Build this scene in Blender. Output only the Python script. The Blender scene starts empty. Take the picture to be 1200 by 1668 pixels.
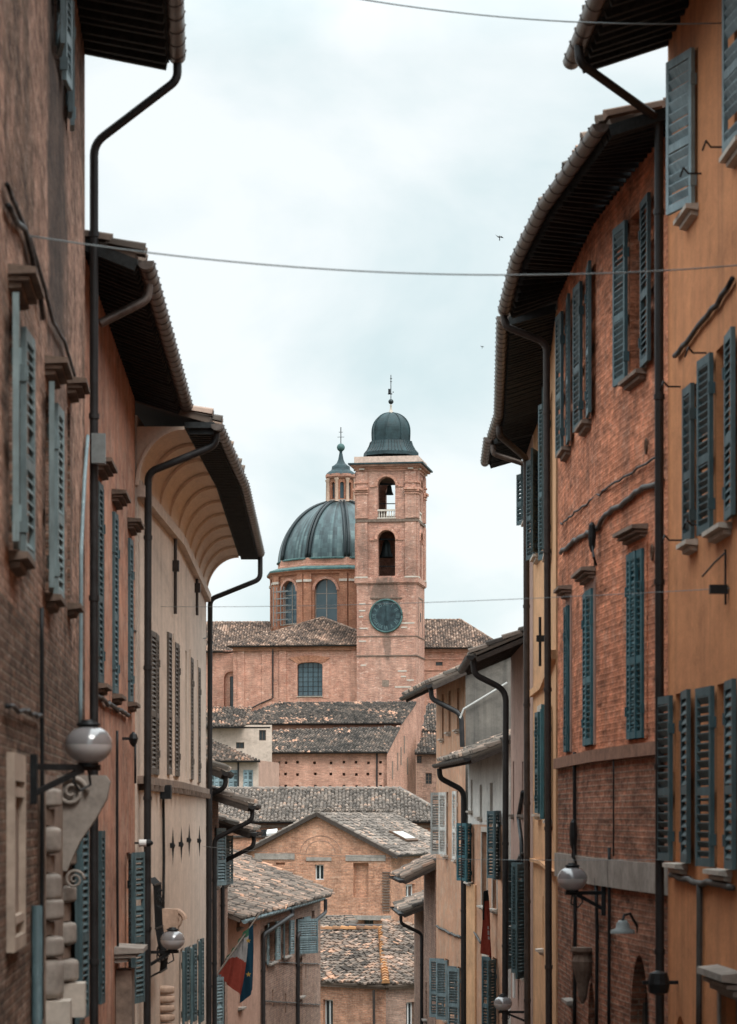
import bpy, math, random
from mathutils import Vector as V, Matrix, noise as mnoise
R = math.radians
RND = random.Random(7)
SC = bpy.context.scene
COL = SC.collection
F, HX, HY = 4250.0, 600.0, 1330.0          # focal length and principal point / eye level in photo pixels

def pt(px, py, Y): return V(((px-HX)/F*Y, Y, (HY-py)/F*Y))
def gx(px, Y): return (px-HX)/F*Y
def gz(py, Y): return (HY-py)/F*Y
def P2(px, Y): return V((gx(px, Y), Y))

# ------------------------------------------------------------------ materials
class NT:
    def __init__(s, name):
        s.m = bpy.data.materials.new(name); s.m.use_nodes = True
        s.t = s.m.node_tree; s.b = s.t.nodes['Principled BSDF']
    def n(s, typ, **kw):
        nd = s.t.nodes.new(typ)
        for k, v in kw.items():
            if k.startswith('_'): setattr(nd, k[1:], v)
            else:
                k = k.replace('_', ' ')
                if isinstance(v, bpy.types.NodeSocket): s.t.links.new(v, nd.inputs[k])
                else: nd.inputs[k].default_value = v
        return nd
    def l(s, a, b): s.t.links.new(a, b)
    def coord(s, kind='UV', scale=(1,1,1), loc=(0,0,0), rot=(0,0,0)):
        c = s.n('ShaderNodeTexCoord'); mp = s.n('ShaderNodeMapping', Vector=c.outputs[kind])
        mp.inputs['Scale'].default_value = scale; mp.inputs['Location'].default_value = loc; mp.inputs['Rotation'].default_value = rot
        return mp.outputs[0]
    def noise(s, vec, scale, detail=5, rough=.6, dist=0):
        return s.n('ShaderNodeTexNoise', Vector=vec, Scale=scale, Detail=detail, Roughness=rough, Distortion=dist).outputs['Fac']
    def ramp(s, fac, stops, interp='LINEAR'):
        r = s.n('ShaderNodeValToRGB', Fac=fac); e = r.color_ramp; e.interpolation = interp
        while len(e.elements) < len(stops): e.elements.new(.5)
        for i, (p, c) in enumerate(stops):
            e.elements[i].position = p
            e.elements[i].color = (c, c, c, 1) if isinstance(c, (int, float)) else (c[0], c[1], c[2], 1)
        return r.outputs['Color']
    def mix(s, fac, a, b, mode='MIX'):
        nd = s.t.nodes.new('ShaderNodeMix'); nd.data_type = 'RGBA'; nd.blend_type = mode
        for i, v in ((0, fac), (6, a), (7, b)):
            if isinstance(v, bpy.types.NodeSocket): s.l(v, nd.inputs[i])
            elif i == 0: nd.inputs[0].default_value = v
            else: nd.inputs[i].default_value = (v[0], v[1], v[2], 1)
        return nd.outputs[2]
    def math(s, op, a, b=0.0, c=0.0):
        nd = s.t.nodes.new('ShaderNodeMath'); nd.operation = op
        for i, v in enumerate((a, b, c)):
            if isinstance(v, bpy.types.NodeSocket): s.l(v, nd.inputs[i])
            else: nd.inputs[i].default_value = v
        return nd.outputs[0]
    def out(s, col, rough=.85, bump=None, strength=.5, dist=.02, metal=0, spec=.3):
        if isinstance(col, bpy.types.NodeSocket): s.l(col, s.b.inputs['Base Color'])
        else: s.b.inputs['Base Color'].default_value = (*col, 1)
        if isinstance(rough, bpy.types.NodeSocket): s.l(rough, s.b.inputs['Roughness'])
        else: s.b.inputs['Roughness'].default_value = rough
        s.b.inputs['Metallic'].default_value = metal
        s.b.inputs['Specular IOR Level'].default_value = spec
        if bump is not None:
            bp = s.n('ShaderNodeBump', Height=bump, Strength=strength, Distance=dist)
            s.l(bp.outputs[0], s.b.inputs['Normal'])
        return s.m

def m_brick(name, c1, c2, mortar, wash=None, wash_amt=.5, dirt=(.05,.045,.04), dirt_amt=.5, bw=.28, bh=.075, seed=0, bump=.6, mort=.014, big=.35, dist=.025, rows=.5, pale=None, pale_amt=.6, specks=0, wr=(.44,.60), bl=None, stain=None, blobs=None, bk=.7, bcon=1.0, b1=(1.3, 3.5), b2=(3.5, 11)):
    m = NT(name); uv = m.coord('UV', loc=(seed*3.1, seed*1.7, 0))
    wob = m.n('ShaderNodeTexNoise', Vector=uv, Scale=3.0, Detail=2).outputs['Color']
    uvw = m.mix(.012, uv, wob, 'ADD')
    b = m.n('ShaderNodeTexBrick', Vector=uvw, Color1=(*c1,1), Color2=(*c2,1), Mortar=(*mortar,1), Scale=1.0, Mortar_Size=mort, Mortar_Smooth=.4, Bias=-.1, Brick_Width=bw, Row_Height=bh)
    n1 = m.noise(uv, 9, 6, .7); n2 = m.noise(m.coord('UV', (1, .6, 1), (seed, seed, 0)), big, 6, .65); n3 = m.noise(m.coord('UV', (2.2, .16, 1), (seed*2, 0, 0)), 1.0, 6, .7)
    col = m.mix(.9, b.outputs['Color'], m.ramp(n1, [(.25, .35), (.75, 1.35)]), 'MULTIPLY')
    n4 = m.noise(uv, 2.3, 6, .75)
    if wash is not None:
        mask = m.math('ADD', m.math('MULTIPLY', n2, .55), m.math('MULTIPLY', n4, .45))
        col = m.mix(m.math('MULTIPLY', m.ramp(mask, [(wr[0], 0), (wr[1], 1)]), wash_amt), col, wash)
    dm = m.ramp(m.math('ADD', m.math('MULTIPLY', n3, .6), m.math('MULTIPLY', n4, .4)), [(.46, 0), (.68, 1)])
    col = m.mix(m.math('MULTIPLY', dm, dirt_amt), col, dirt)
    n6 = m.noise(m.coord('UV', (1.3, 8.5, 1), (seed*.7, 0, 0)), 1.0, 5, .7)
    col = m.mix(rows, col, m.ramp(n6, [(.3, .55), (.7, 1.45)]), 'MULTIPLY')
    if pale is not None:
        n7 = m.noise(m.coord('UV', (1, 1.5, 1), (seed*4, 3, 0)), 1.9, 8, .75)
        col = m.mix(m.math('MULTIPLY', m.ramp(n7, [(.56, 0), (.62, 1)]), pale_amt), col, pale)
    if bl is not None:
        n9 = m.noise(m.coord('UV', (b1[0], b1[1], 1), (seed*6, 1, 0)), 1.0, 9, .78, .4); n10 = m.noise(m.coord('UV', (b2[0], b2[1], 1), (seed*9, 4, 0)), 1.0, 7, .75)
        col = m.mix(bcon, col, m.ramp(m.math('ADD', m.math('MULTIPLY', n9, .6), m.math('MULTIPLY', n10, .4)), [(.38, .22), (.46, .72), (.53, 1.1), (.62, 1.65)]), 'MULTIPLY')
        col = m.mix(m.math('MULTIPLY', m.ramp(n10, [(.57, 0), (.64, 1)]), .5), col, pale or wash)
    if stain is not None:
        y0, y1, zb_, dk = stain; ob = m.n('ShaderNodeTexCoord').outputs['Object']; sp = m.n('ShaderNodeSeparateXYZ', Vector=ob)
        dn = m.math('MULTIPLY', m.math('SUBTRACT', m.noise(m.coord('UV', (.5, .5, 1)), 1.6, 7, .7), .5), 2.6); yy = m.math('ADD', sp.outputs[1], dn)
        def sm(x, a, b): 
            r = m.n('ShaderNodeMapRange', _interpolation_type='SMOOTHSTEP'); m.l(x, r.inputs[0]); r.inputs[1].default_value = a; r.inputs[2].default_value = b; return r.outputs[0]
        mk = m.math('MULTIPLY', m.math('MULTIPLY', sm(yy, y0-.35, y0+.35), sm(yy, y1+.35, y1-.35)), sm(m.math('ADD', sp.outputs[2], m.math('MULTIPLY', dn, 1.3)), zb_-.8, zb_+1.0))
        col = m.mix(m.math('MULTIPLY', mk, dk), col, (.055,.05,.047))
    if blobs:
        sp = m.n('ShaderNodeSeparateXYZ', Vector=m.n('ShaderNodeTexCoord').outputs['Object']); dn = m.math('SUBTRACT', m.noise(m.coord('Object', (2.2, 2.2, .5)), 1.0, 7, .75), .5)
        for bx_, bz_, rx_, rz_, am in blobs:
            q1 = m.math('POWER', m.math('DIVIDE', m.math('SUBTRACT', sp.outputs[0], bx_), rx_), 2); q2 = m.math('POWER', m.math('DIVIDE', m.math('SUBTRACT', sp.outputs[2], bz_), rz_), 2)
            f_ = m.math('ADD', m.math('ADD', q1, q2), m.math('MULTIPLY', dn, 3.2))
            col = m.mix(m.math('MULTIPLY', m.ramp(f_, [(.35, 1), (1.0, 0)]), am), col, (.10,.085,.072))
    if specks:
        n8 = m.noise(uv if bl is None else m.coord('UV', (bl*1.6, 1, 1), (seed*5, 2, 0)), 6.5, 7, .8)
        col = m.mix(m.math('MULTIPLY', m.ramp(n8, [(.57, 0), (.63, 1)]), specks), col, (.05,.04,.036))
    col = m.mix(.55, col, m.ramp(m.noise(uv, .9, 4, .6), [(.3, .6), (.7, 1.35)]), 'MULTIPLY')
    h = m.math('ADD', m.math('MULTIPLY', b.outputs['Fac'], -bk), m.math('ADD', m.math('MULTIPLY', n1, .9), m.math('MULTIPLY', n4, .8)))
    return m.out(col, .9, h, bump, dist, spec=.15)

def m_stucco(name, base, var, dirt=(.1,.08,.06), dirt_amt=.45, seed=0, bump=.35, streak=1.0, patch=None, patch_amt=.0, brick=None, brick_amt=0, fine=18, pw=(.58,.63), bl=None, con=1.0):
    m = NT(name); uv = m.coord('UV', loc=(seed*5.3, seed*2.9, 0))
    n1 = m.noise(uv, 1.1, 7, .65); n2 = m.noise(m.coord('UV', (2.6, .12*streak, 1), (seed*2.3, 0, 0)), 1.0, 7, .72); n3 = m.noise(uv, fine, 5, .7)
    col = m.mix(m.ramp(n1, [(.3, 0), (.7, 1)]), base, var)
    if patch is not None:
        n5 = m.noise(uv, 1.7, 7, .72)
        col = m.mix(m.math('MULTIPLY', m.ramp(n5, [(.5, 0), (.56, 1)]), patch_amt), col, patch)
    h = m.math('ADD', m.math('MULTIPLY', n3, .5), m.math('MULTIPLY', n1, .8))
    if brick is not None:
        b = m.n('ShaderNodeTexBrick', Vector=uv, Color1=(*brick,1), Color2=tuple(x*.6 for x in brick)+(1,), Mortar=(.2,.17,.14,1), Scale=1.0, Mortar_Size=.014, Brick_Width=.28, Row_Height=.075)
        mk = m.math('MULTIPLY', m.ramp(m.noise(uv, 1.3, 8, .75), [(pw[0], 0), (pw[1], 1)]), brick_amt)
        col = m.mix(mk, col, b.outputs['Color'])
        h = m.math('SUBTRACT', h, m.math('MULTIPLY', mk, .8))
    col = m.mix(m.math('MULTIPLY', m.ramp(n2, [(.48, 0), (.74, 1)]), dirt_amt), col, dirt)
    col = m.mix(.5, col, m.ramp(n3, [(.25, .7), (.75, 1.2)]), 'MULTIPLY')
    if bl is not None:
        n9 = m.math('ADD', m.math('MULTIPLY', m.noise(m.coord('UV', (bl, .8, 1), (seed*6, 1, 0)), 1.0, 6, .7, .4), .55), m.math('MULTIPLY', m.noise(m.coord('UV', (bl*9, 5, 1), (seed*6, 1, 0)), 1.0, 7, .75, .4), .45))
        col = m.mix(con, col, m.ramp(n9, [(.37, .5), (.46, .88), (.54, 1.08), (.64, 1.4)]), 'MULTIPLY')
    return m.out(col, .9, h, bump, .02, spec=.15)

def m_simple(name, c, var=.25, rough=.7, scale=6, bump=.15, metal=0, spec=.3, stretch=(1,1,1)):
    m = NT(name); o = m.coord('Object', stretch); n1 = m.noise(o, scale, 6, .65); n2 = m.noise(o, scale*5, 4, .6)
    f = m.math('ADD', m.math('MULTIPLY', n1, .7), m.math('MULTIPLY', n2, .3))
    col = m.mix(1.0, c, m.ramp(f, [(.3, 1-var*1.3), (.7, 1+var)]), 'MULTIPLY')
    return m.out(col, m.ramp(n1, [(.3, max(rough-.12, .05)), (.7, min(rough+.12, 1))]), f, bump, .01, metal, spec)

def m_shutter(name, c, rough=.6):
    m = NT(name); rnd = m.n('ShaderNodeObjectInfo').outputs['Random']; o = m.coord('Object'); n1 = m.noise(m.coord('Object', (6, 6, .8)), 3, 6, .7); n2 = m.noise(o, 2.2, 5, .65)
    col = m.mix(1.0, c, m.ramp(rnd, [(0, .68), (1, 1.35)]), 'MULTIPLY')
    col = m.mix(1.0, col, m.ramp(n2, [(.3, .7), (.7, 1.3)]), 'MULTIPLY')
    col = m.mix(m.math('MULTIPLY', m.ramp(n1, [(.54, 0), (.66, 1)]), .45), col, tuple(min(.6, x*1.9+.05) for x in c))
    col = m.mix(m.math('MULTIPLY', m.ramp(n1, [(.32, 1), (.42, 0)]), .4), col, (.04,.036,.03))
    return m.out(col, rough, n1, .2, .01, 0, .3)
def m_tile(name, stops, lichen=(.16,.14,.10), patch=None, patch_lo=.6, patch_hi=.64, pscale=.35, patch_amt=.8):
    m = NT(name); a = m.n('ShaderNodeAttribute', _attribute_name='tint'); o = m.coord('Object')
    col = m.ramp(a.outputs['Fac'], stops)
    n1 = m.noise(o, 5, 6, .7); n2 = m.noise(o, .45, 5, .6); n3 = m.noise(o, 22, 4, .6)
    col = m.mix(m.math('MULTIPLY', m.ramp(n1, [(.45, 0), (.7, 1)]), .4), col, lichen)
    col = m.mix(.6, col, m.ramp(n2, [(.3, .6), (.7, 1.25)]), 'MULTIPLY')
    if patch is not None:
        pm = m.ramp(m.math('ADD', m.math('MULTIPLY', m.noise(o, pscale, 5, .6), .75), m.math('MULTIPLY', a.outputs['Fac'], .25)), [(patch_lo, 0), (patch_hi, 1)])
        col = m.mix(m.math('MULTIPLY', pm, patch_amt), col, patch)
    return m.out(col, .9, n3, .3, .01, spec=.15)

MT = {}
def mats():
    M = MT
    M['brick_left'] = m_brick('rough_pink_brown_plaster', (.27,.15,.10), (.16,.09,.063), (.25,.19,.15), wash=(.54,.32,.235), wash_amt=.8, dirt=(.075,.066,.06), dirt_amt=.85, seed=1, bump=1.0, wr=(.45,.54), pale=(.56,.42,.34), pale_amt=.3, specks=.4, dist=.05, bl=.2, bk=.55, b1=(1.1, 2.6), b2=(3.2, 10), rows=.3, stain=(.2, 3.1, 8.0, .8))
    M['brick_left_low'] = m_brick('shade_darkened_brown_brick', (.19,.105,.07), (.11,.062,.045), (.20,.155,.12), wash=(.26,.16,.115), wash_amt=.5, dirt=(.07,.06,.054), dirt_amt=.7, seed=2, bump=1.0, specks=.3, dist=.04, bl=.22, b1=(1.2, 3), b2=(3.4, 11), bk=.5, pale=(.42,.31,.25), pale_amt=.25)  # bare brown brick, colour lowered further to paint in the deep street's shade
    M['stucco_red'] = m_stucco('faded_red_plaster', (.50,.235,.15), (.42,.215,.15), (.11,.085,.075), .75, 2, .5, 1.0, (.50,.33,.25), .5, (.26,.125,.09), .7, bl=.25)
    M['stucco_cream'] = m_stucco('pale_cream_plaster', (.66,.53,.44), (.58,.46,.38), (.22,.18,.15), .5, 3, .15, .7, bl=.25, con=.45)
    M['cove_cream'] = m_stucco('pale_cove_plaster', (.78,.62,.50), (.72,.57,.46), (.34,.26,.20), .25, 4, .1)
    M['stucco_orange'] = m_stucco('orange_ochre_plaster', (.68,.30,.138), (.57,.245,.115), (.30,.145,.08), .75, 5, .1, .7, fine=30, bl=.35, con=.5)
    M['brick_red'] = m_brick('red_washed_brick', (.36,.15,.095), (.24,.095,.065), (.32,.23,.175), wash=(.66,.25,.135), wash_amt=.9, dirt=(.16,.115,.095), dirt_amt=.7, seed=4, bump=1.0, big=.3, dist=.04, wr=(.30,.44), pale=(.60,.40,.30), pale_amt=.3, specks=.45, bl=.34, bk=.2, b1=(1.0, 2.6), b2=(3, 11), rows=.3)
    M['brick_red_low'] = m_brick('brown_red_bare_brick', (.40,.155,.09), (.25,.095,.06), (.34,.235,.175), wash=(.50,.22,.135), wash_amt=.5, dirt=(.11,.085,.072), dirt_amt=.75, seed=5, bump=1.0, dist=.04, pale=(.44,.30,.225), pale_amt=.3, specks=.4, bl=.32, b1=(1.0, 3), b2=(3, 11), bk=.5)
    M['stucco_yellow'] = m_stucco('yellow_ochre_plaster', (.68,.40,.225), (.62,.35,.19), (.30,.17,.09), .35, 7, .1, bl=.4, con=.6)
    M['stucco_mauve'] = m_stucco('mauve_pink_plaster', (.40,.26,.21), (.36,.235,.195), (.2,.13,.11), .35, 8, .1, bl=.4, con=.6)
    M['stucco_grey'] = m_stucco('grey_cement_render', (.21,.19,.165), (.15,.138,.125), (.045,.047,.047), .75, 9, .2, .6, bl=.4, con=.6)
    M['stucco_peach'] = m_stucco('peach_plaster', (.58,.32,.20), (.50,.275,.18), (.27,.17,.12), .6, 10, .15, 1, (.52,.38,.28), .5, bl=.4, con=.6)
    M['stucco_white'] = m_stucco('white_plaster', (.66,.64,.60), (.6,.57,.53), (.4,.36,.32), .4, 11, .1, bl=.4, con=.6)
    M['stucco_offwhite'] = m_stucco('off_white_plaster', (.58,.47,.395), (.52,.42,.35), (.33,.26,.21), .45, 13, .1, bl=.4, con=.6)
    M['stucco_pink'] = m_stucco('pink_plaster', (.46,.29,.225), (.42,.27,.21), (.25,.17,.14), .4, 12, .15, bl=.4, con=.6)
    M['brick_grey'] = m_brick('weathered_grey_brick', (.46,.265,.195), (.31,.18,.14), (.29,.22,.175), wash=(.34,.25,.20), wash_amt=.5, dirt=(.13,.10,.085), dirt_amt=.5, seed=6, bump=.6, rows=.7, pale=(.48,.36,.29), pale_amt=.4, specks=.3)
    M['brick_mid'] = m_brick('orange_brown_brick', (.64,.30,.18), (.42,.19,.12), (.50,.34,.25), wash=(.74,.42,.28), wash_amt=.5, dirt=(.15,.10,.08), dirt_amt=.5, seed=7, bump=.8, dist=.035, rows=.4, pale=(.62,.43,.32), pale_amt=.4, specks=.4, bl=.9, b1=(2.6, 5), b2=(4, 9), bcon=.4)
    M['brick_hall'] = m_brick('pale_pink_brick', (.60,.29,.205), (.46,.215,.155), (.50,.33,.25), wash=(.66,.38,.285), wash_amt=.5, dirt=(.22,.15,.12), dirt_amt=.4, seed=8, bump=.5, rows=.7, pale=(.62,.46,.37), pale_amt=.4)
    M['brick_church'] = m_brick('church_brick', (.58,.26,.18), (.41,.175,.125), (.48,.31,.235), wash=(.68,.395,.295), wash_amt=.55, dirt=(.20,.14,.11), dirt_amt=.45, seed=9, bump=.5, bh=.09, rows=.75, pale=(.74,.53,.43), pale_amt=.5)
    M['brick_drum'] = m_brick('drum_brick', (.47,.19,.11), (.35,.14,.085), (.37,.22,.155), wash=(.53,.27,.165), wash_amt=.4, dirt=(.15,.09,.07), dirt_amt=.45, seed=10, bump=.5, bh=.09, rows=.75, pale=(.55,.36,.26), pale_amt=.4)
    M['brick_tower'] = m_brick('tower_brick', (.53,.245,.175), (.34,.155,.115), (.46,.30,.235), wash=(.67,.425,.33), wash_amt=.5, dirt=(.14,.105,.09), dirt_amt=.55, seed=11, bump=.5, bh=.09, big=.2, rows=.85, pale=(.76,.57,.48), pale_amt=.5, blobs=[(-.6, 31.0, 1.9, 2.1, .7), (-.3, 25.0, .5, 2.2, .6), (-2.8, 36, .9, 3, .35), (2.2, 33.5, .9, 3.5, .3)])
    M['stone'] = m_simple('grey_stone', (.30,.265,.235), .35, .85, 3, .4, spec=.2)
    M['stone_pale'] = m_simple('pale_stone', (.52,.46,.40), .25, .85, 3, .3, spec=.2)
    M['stone_dark'] = m_simple('dark_weathered_stone', (.17,.125,.10), .45, .9, 4, .5, spec=.15)
    M['box_pale'] = m_simple('dull_pale_plastic', (.46,.46,.44), .15, .6)
    M['shutter_near'] = m_shutter('worn_grey_green_shutter_paint', (.17,.225,.235))
    M['stone_frame'] = m_simple('worn_beige_stone', (.40,.32,.26), .3, .85, 3, .3, spec=.15)
    M['shutter_brown'] = m_shutter('brown_shutter_paint', (.115,.095,.08))
    M['stone_pink'] = m_simple('pinkish_carved_stone', (.48,.34,.26), .3, .85, 5, .3, spec=.15)
    M['stone_brown'] = m_simple('brown_stone', (.24,.18,.145), .4, .9, 4, .4, spec=.15)
    M['gutter'] = m_simple('brown_gutter_metal', (.14,.112,.098), .45, .42, 5, .1, .4, .4)
    M['pipe_dark'] = m_simple('dark_pipe_paint', (.026,.025,.026), .35, .5, 5, .1, .2, .4)
    M['pipe_brown'] = m_simple('brown_pipe_paint', (.05,.039,.035), .35, .5, 5, .1, .2, .4)
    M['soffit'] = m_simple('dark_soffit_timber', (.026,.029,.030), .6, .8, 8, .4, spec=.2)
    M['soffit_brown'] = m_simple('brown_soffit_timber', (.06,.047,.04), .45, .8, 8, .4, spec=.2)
    M['shutter_green'] = m_shutter('dark_teal_shutter_paint', (.058,.098,.110))
    M['shutter_blue'] = m_shutter('petrol_blue_shutter_paint', (.035,.105,.125))
    M['shutter_grey'] = m_shutter('blue_grey_shutter_paint', (.20,.27,.295))
    M['shutter_pale'] = m_shutter('pale_grey_shutter_paint', (.50,.49,.46))
    M['shutter_mid'] = m_shutter('grey_green_shutter_paint', (.15,.205,.22))
    M['wood'] = m_simple('brown_window_wood', (.09,.065,.05), .35, .6, 8, .2)
    M['white_frame'] = m_simple('white_window_paint', (.62,.63,.62), .12, .5, 8, .1)
    M['course_brown'] = m_simple('brown_terracotta_course', (.27,.15,.105), .4, .9, 5, .4, spec=.15)
    M['parapet'] = m_simple('pinkish_plaster_parapet', (.56,.42,.35), .3, .9, 3, .2, spec=.15)
    M['iron'] = m_simple('black_iron', (.018,.020,.022), .4, .5, 10, .2, .3)
    M['cable'] = m_simple('grey_cable_sheath', (.085,.082,.078), .3, .6, 10, .1)
    M['cable_pale'] = m_simple('weathered_pale_cable', (.20,.23,.24), .2, .5, 10, .1)
    M['rust'] = m_simple('rusty_brown_metal', (.12,.07,.045), .4, .8, 10, .3)
    M['box_grey'] = m_simple('grey_plastic', (.20,.22,.22), .2, .5, 10, .05)
    M['white'] = m_simple('white_plastic', (.7,.7,.68), .12, .45, 10, .05)
    M['copper_dark'] = m_simple('dark_lead_roof', (.026,.048,.054), .5, .6, 1.3, .2, .05, .25)
    M['bronze'] = m_simple('dark_bronze', (.03,.04,.042), .4, .45, 4, .2, .6, .4)
    m = NT('verdigris_copper_dome'); at = m.n('ShaderNodeAttribute', _attribute_name='tint'); n1 = m.noise(m.coord('Object', (1,1,.3)), .9, 7, .7); n3 = m.noise(m.coord('Object'), 2.2, 6, .7)
    f = m.math('ADD', m.math('MULTIPLY', at.outputs['Fac'], .55), m.math('ADD', m.math('MULTIPLY', n1, .3), m.math('MULTIPLY', n3, .15)))
    c = m.ramp(f, [(.25, (.016,.024,.027)), (.45, (.034,.052,.057)), (.6, (.065,.105,.11)), (.8, (.16,.215,.21))])
    MT['copper'] = m.out(c, .42, n1, .15, .02, .3, .4)
    m = NT('verdigris_trim'); n1 = m.noise(m.coord('Object'), 2.5, 6, .7)
    MT['verdigris'] = m.out(m.ramp(n1, [(.35, (.03,.062,.064)), (.65, (.085,.165,.155))]), .7, n1, .2, .02)
    m = NT('dark_window_glass'); n1 = m.noise(m.coord('Object'), .7, 3)
    MT['glass'] = m.out(m.ramp(n1, [(.3, (.008,.011,.013)), (.7, (.03,.04,.045))]), .08, n1, .02, .02, 0, .5)
    m = NT('blue_grey_window_glass'); n1 = m.noise(m.coord('Object'), .7, 3)
    MT['glass_blue'] = m.out(m.ramp(n1, [(.3, (.035,.065,.08)), (.7, (.07,.11,.13))]), .12, n1, .02, .02, 0, .6)
    m = NT('opal_glass'); MT['opal'] = m.out((.50,.47,.47), .25, m.noise(m.coord('Object'), 3), .02, .01, 0, .5)
    m.b.inputs['Subsurface Weight'].default_value = .15; m.b.inputs['Coat Weight'].default_value = .3
    m = NT('smoked_globe_glass'); MT['opal_top'] = m.out((.19,.185,.19), .2, m.noise(m.coord('Object'), 3), .02, .01, .0, .9)
    m.b.inputs['Coat Weight'].default_value = .8; m.b.inputs['Coat Roughness'].default_value = .03
    MT['tile_old'] = m_tile('old_grey_brown_tiles', [(0, (0.047, 0.039, 0.035)), (0.35, (0.109, 0.09, 0.076)), (0.65, (0.195, 0.148, 0.121)), (0.85, (0.296, 0.195, 0.144)), (1, (0.406, 0.296, 0.234))], (.13,.12,.095))
    MT['tile_dark'] = m_tile('dark_weathered_tiles', [(0, (0.04, 0.036, 0.033)), (0.4, (0.096, 0.08, 0.069)), (0.75, (0.176, 0.136, 0.112)), (1, (0.32, 0.216, 0.16))], (.07,.065,.055), (.62,.36,.25), .60, .66, .5, .85)
    MT['tile_warm'] = m_tile('warm_mixed_tiles', [(0, (0.049, 0.04, 0.035)), (0.3, (0.115, 0.091, 0.076)), (0.6, (0.206, 0.151, 0.121)), (0.8, (0.278, 0.176, 0.127)), (1, (0.375, 0.266, 0.212))], (.16,.14,.115), (.50,.26,.16), .60, .68, .6, .6)
    MT['tile_church'] = m_tile('church_brown_tiles', [(0, (0.06, 0.047, 0.041)), (0.35, (0.153, 0.111, 0.089)), (0.7, (0.281, 0.187, 0.14)), (1, (0.476, 0.34, 0.264))], (.14,.105,.085), (.40,.23,.16), .58, .68, .3, .5)
    MT['tile_grey'] = m_tile('lichen_grey_tiles', [(0, (.07,.06,.053)), (.35, (.155,.13,.113)), (.7, (.25,.205,.175)), (.92, (.34,.26,.21)), (1, (.42,.28,.21))], (.19,.17,.145))
    MT['tile_orange'] = m_tile('orange_ridge_tiles', [(0, (.14,.08,.055)), (.5, (.36,.165,.07)), (1, (.50,.26,.12))], (.22,.16,.09))
    m = NT('stone_paving'); uv = m.coord('UV'); b = m.n('ShaderNodeTexBrick', Vector=uv, Color1=(.09,.08,.072,1), Color2=(.065,.06,.055,1), Mortar=(.06,.055,.05,1), Brick_Width=.4, Row_Height=.2, Scale=1.0, Mortar_Size=.01)
    MT['paving'] = m.out(m.mix(.7, b.outputs['Color'], m.ramp(m.noise(uv, 2, 6), [(.3, .6), (.7, 1.2)]), 'MULTIPLY'), .8, b.outputs['Fac'], -.3)
    m = NT('earth_and_grass'); o = m.coord('Object'); MT['earth'] = m.out(m.ramp(m.noise(o, .05, 8, .65), [(.35, (.05,.06,.03)), (.65, (.12,.10,.07))]), .95, m.noise(o, .4, 6), .4, .2)
    for k, c in (('red', (.21,.04,.028)), ('fwhite', (.27,.255,.25)), ('green', (.035,.10,.06)), ('blue', (.009,.035,.058)), ('yellow', (.33,.2,.05)), ('black', (.015,.015,.015))):
        m = NT(k+'_flag_cloth'); n1 = m.noise(m.coord('Object'), 14, 4)
        MT[k] = m.out(m.mix(.5, c, m.ramp(n1, [(.3, .7), (.7, 1.15)]), 'MULTIPLY'), .85, n1, .1, .01, spec=.1)
mats()

# ------------------------------------------------------------------ mesh builder
def org(o):
    p = V((0,0,0))
    while o is not None: p += o.location; o = o.parent
    return p

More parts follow.
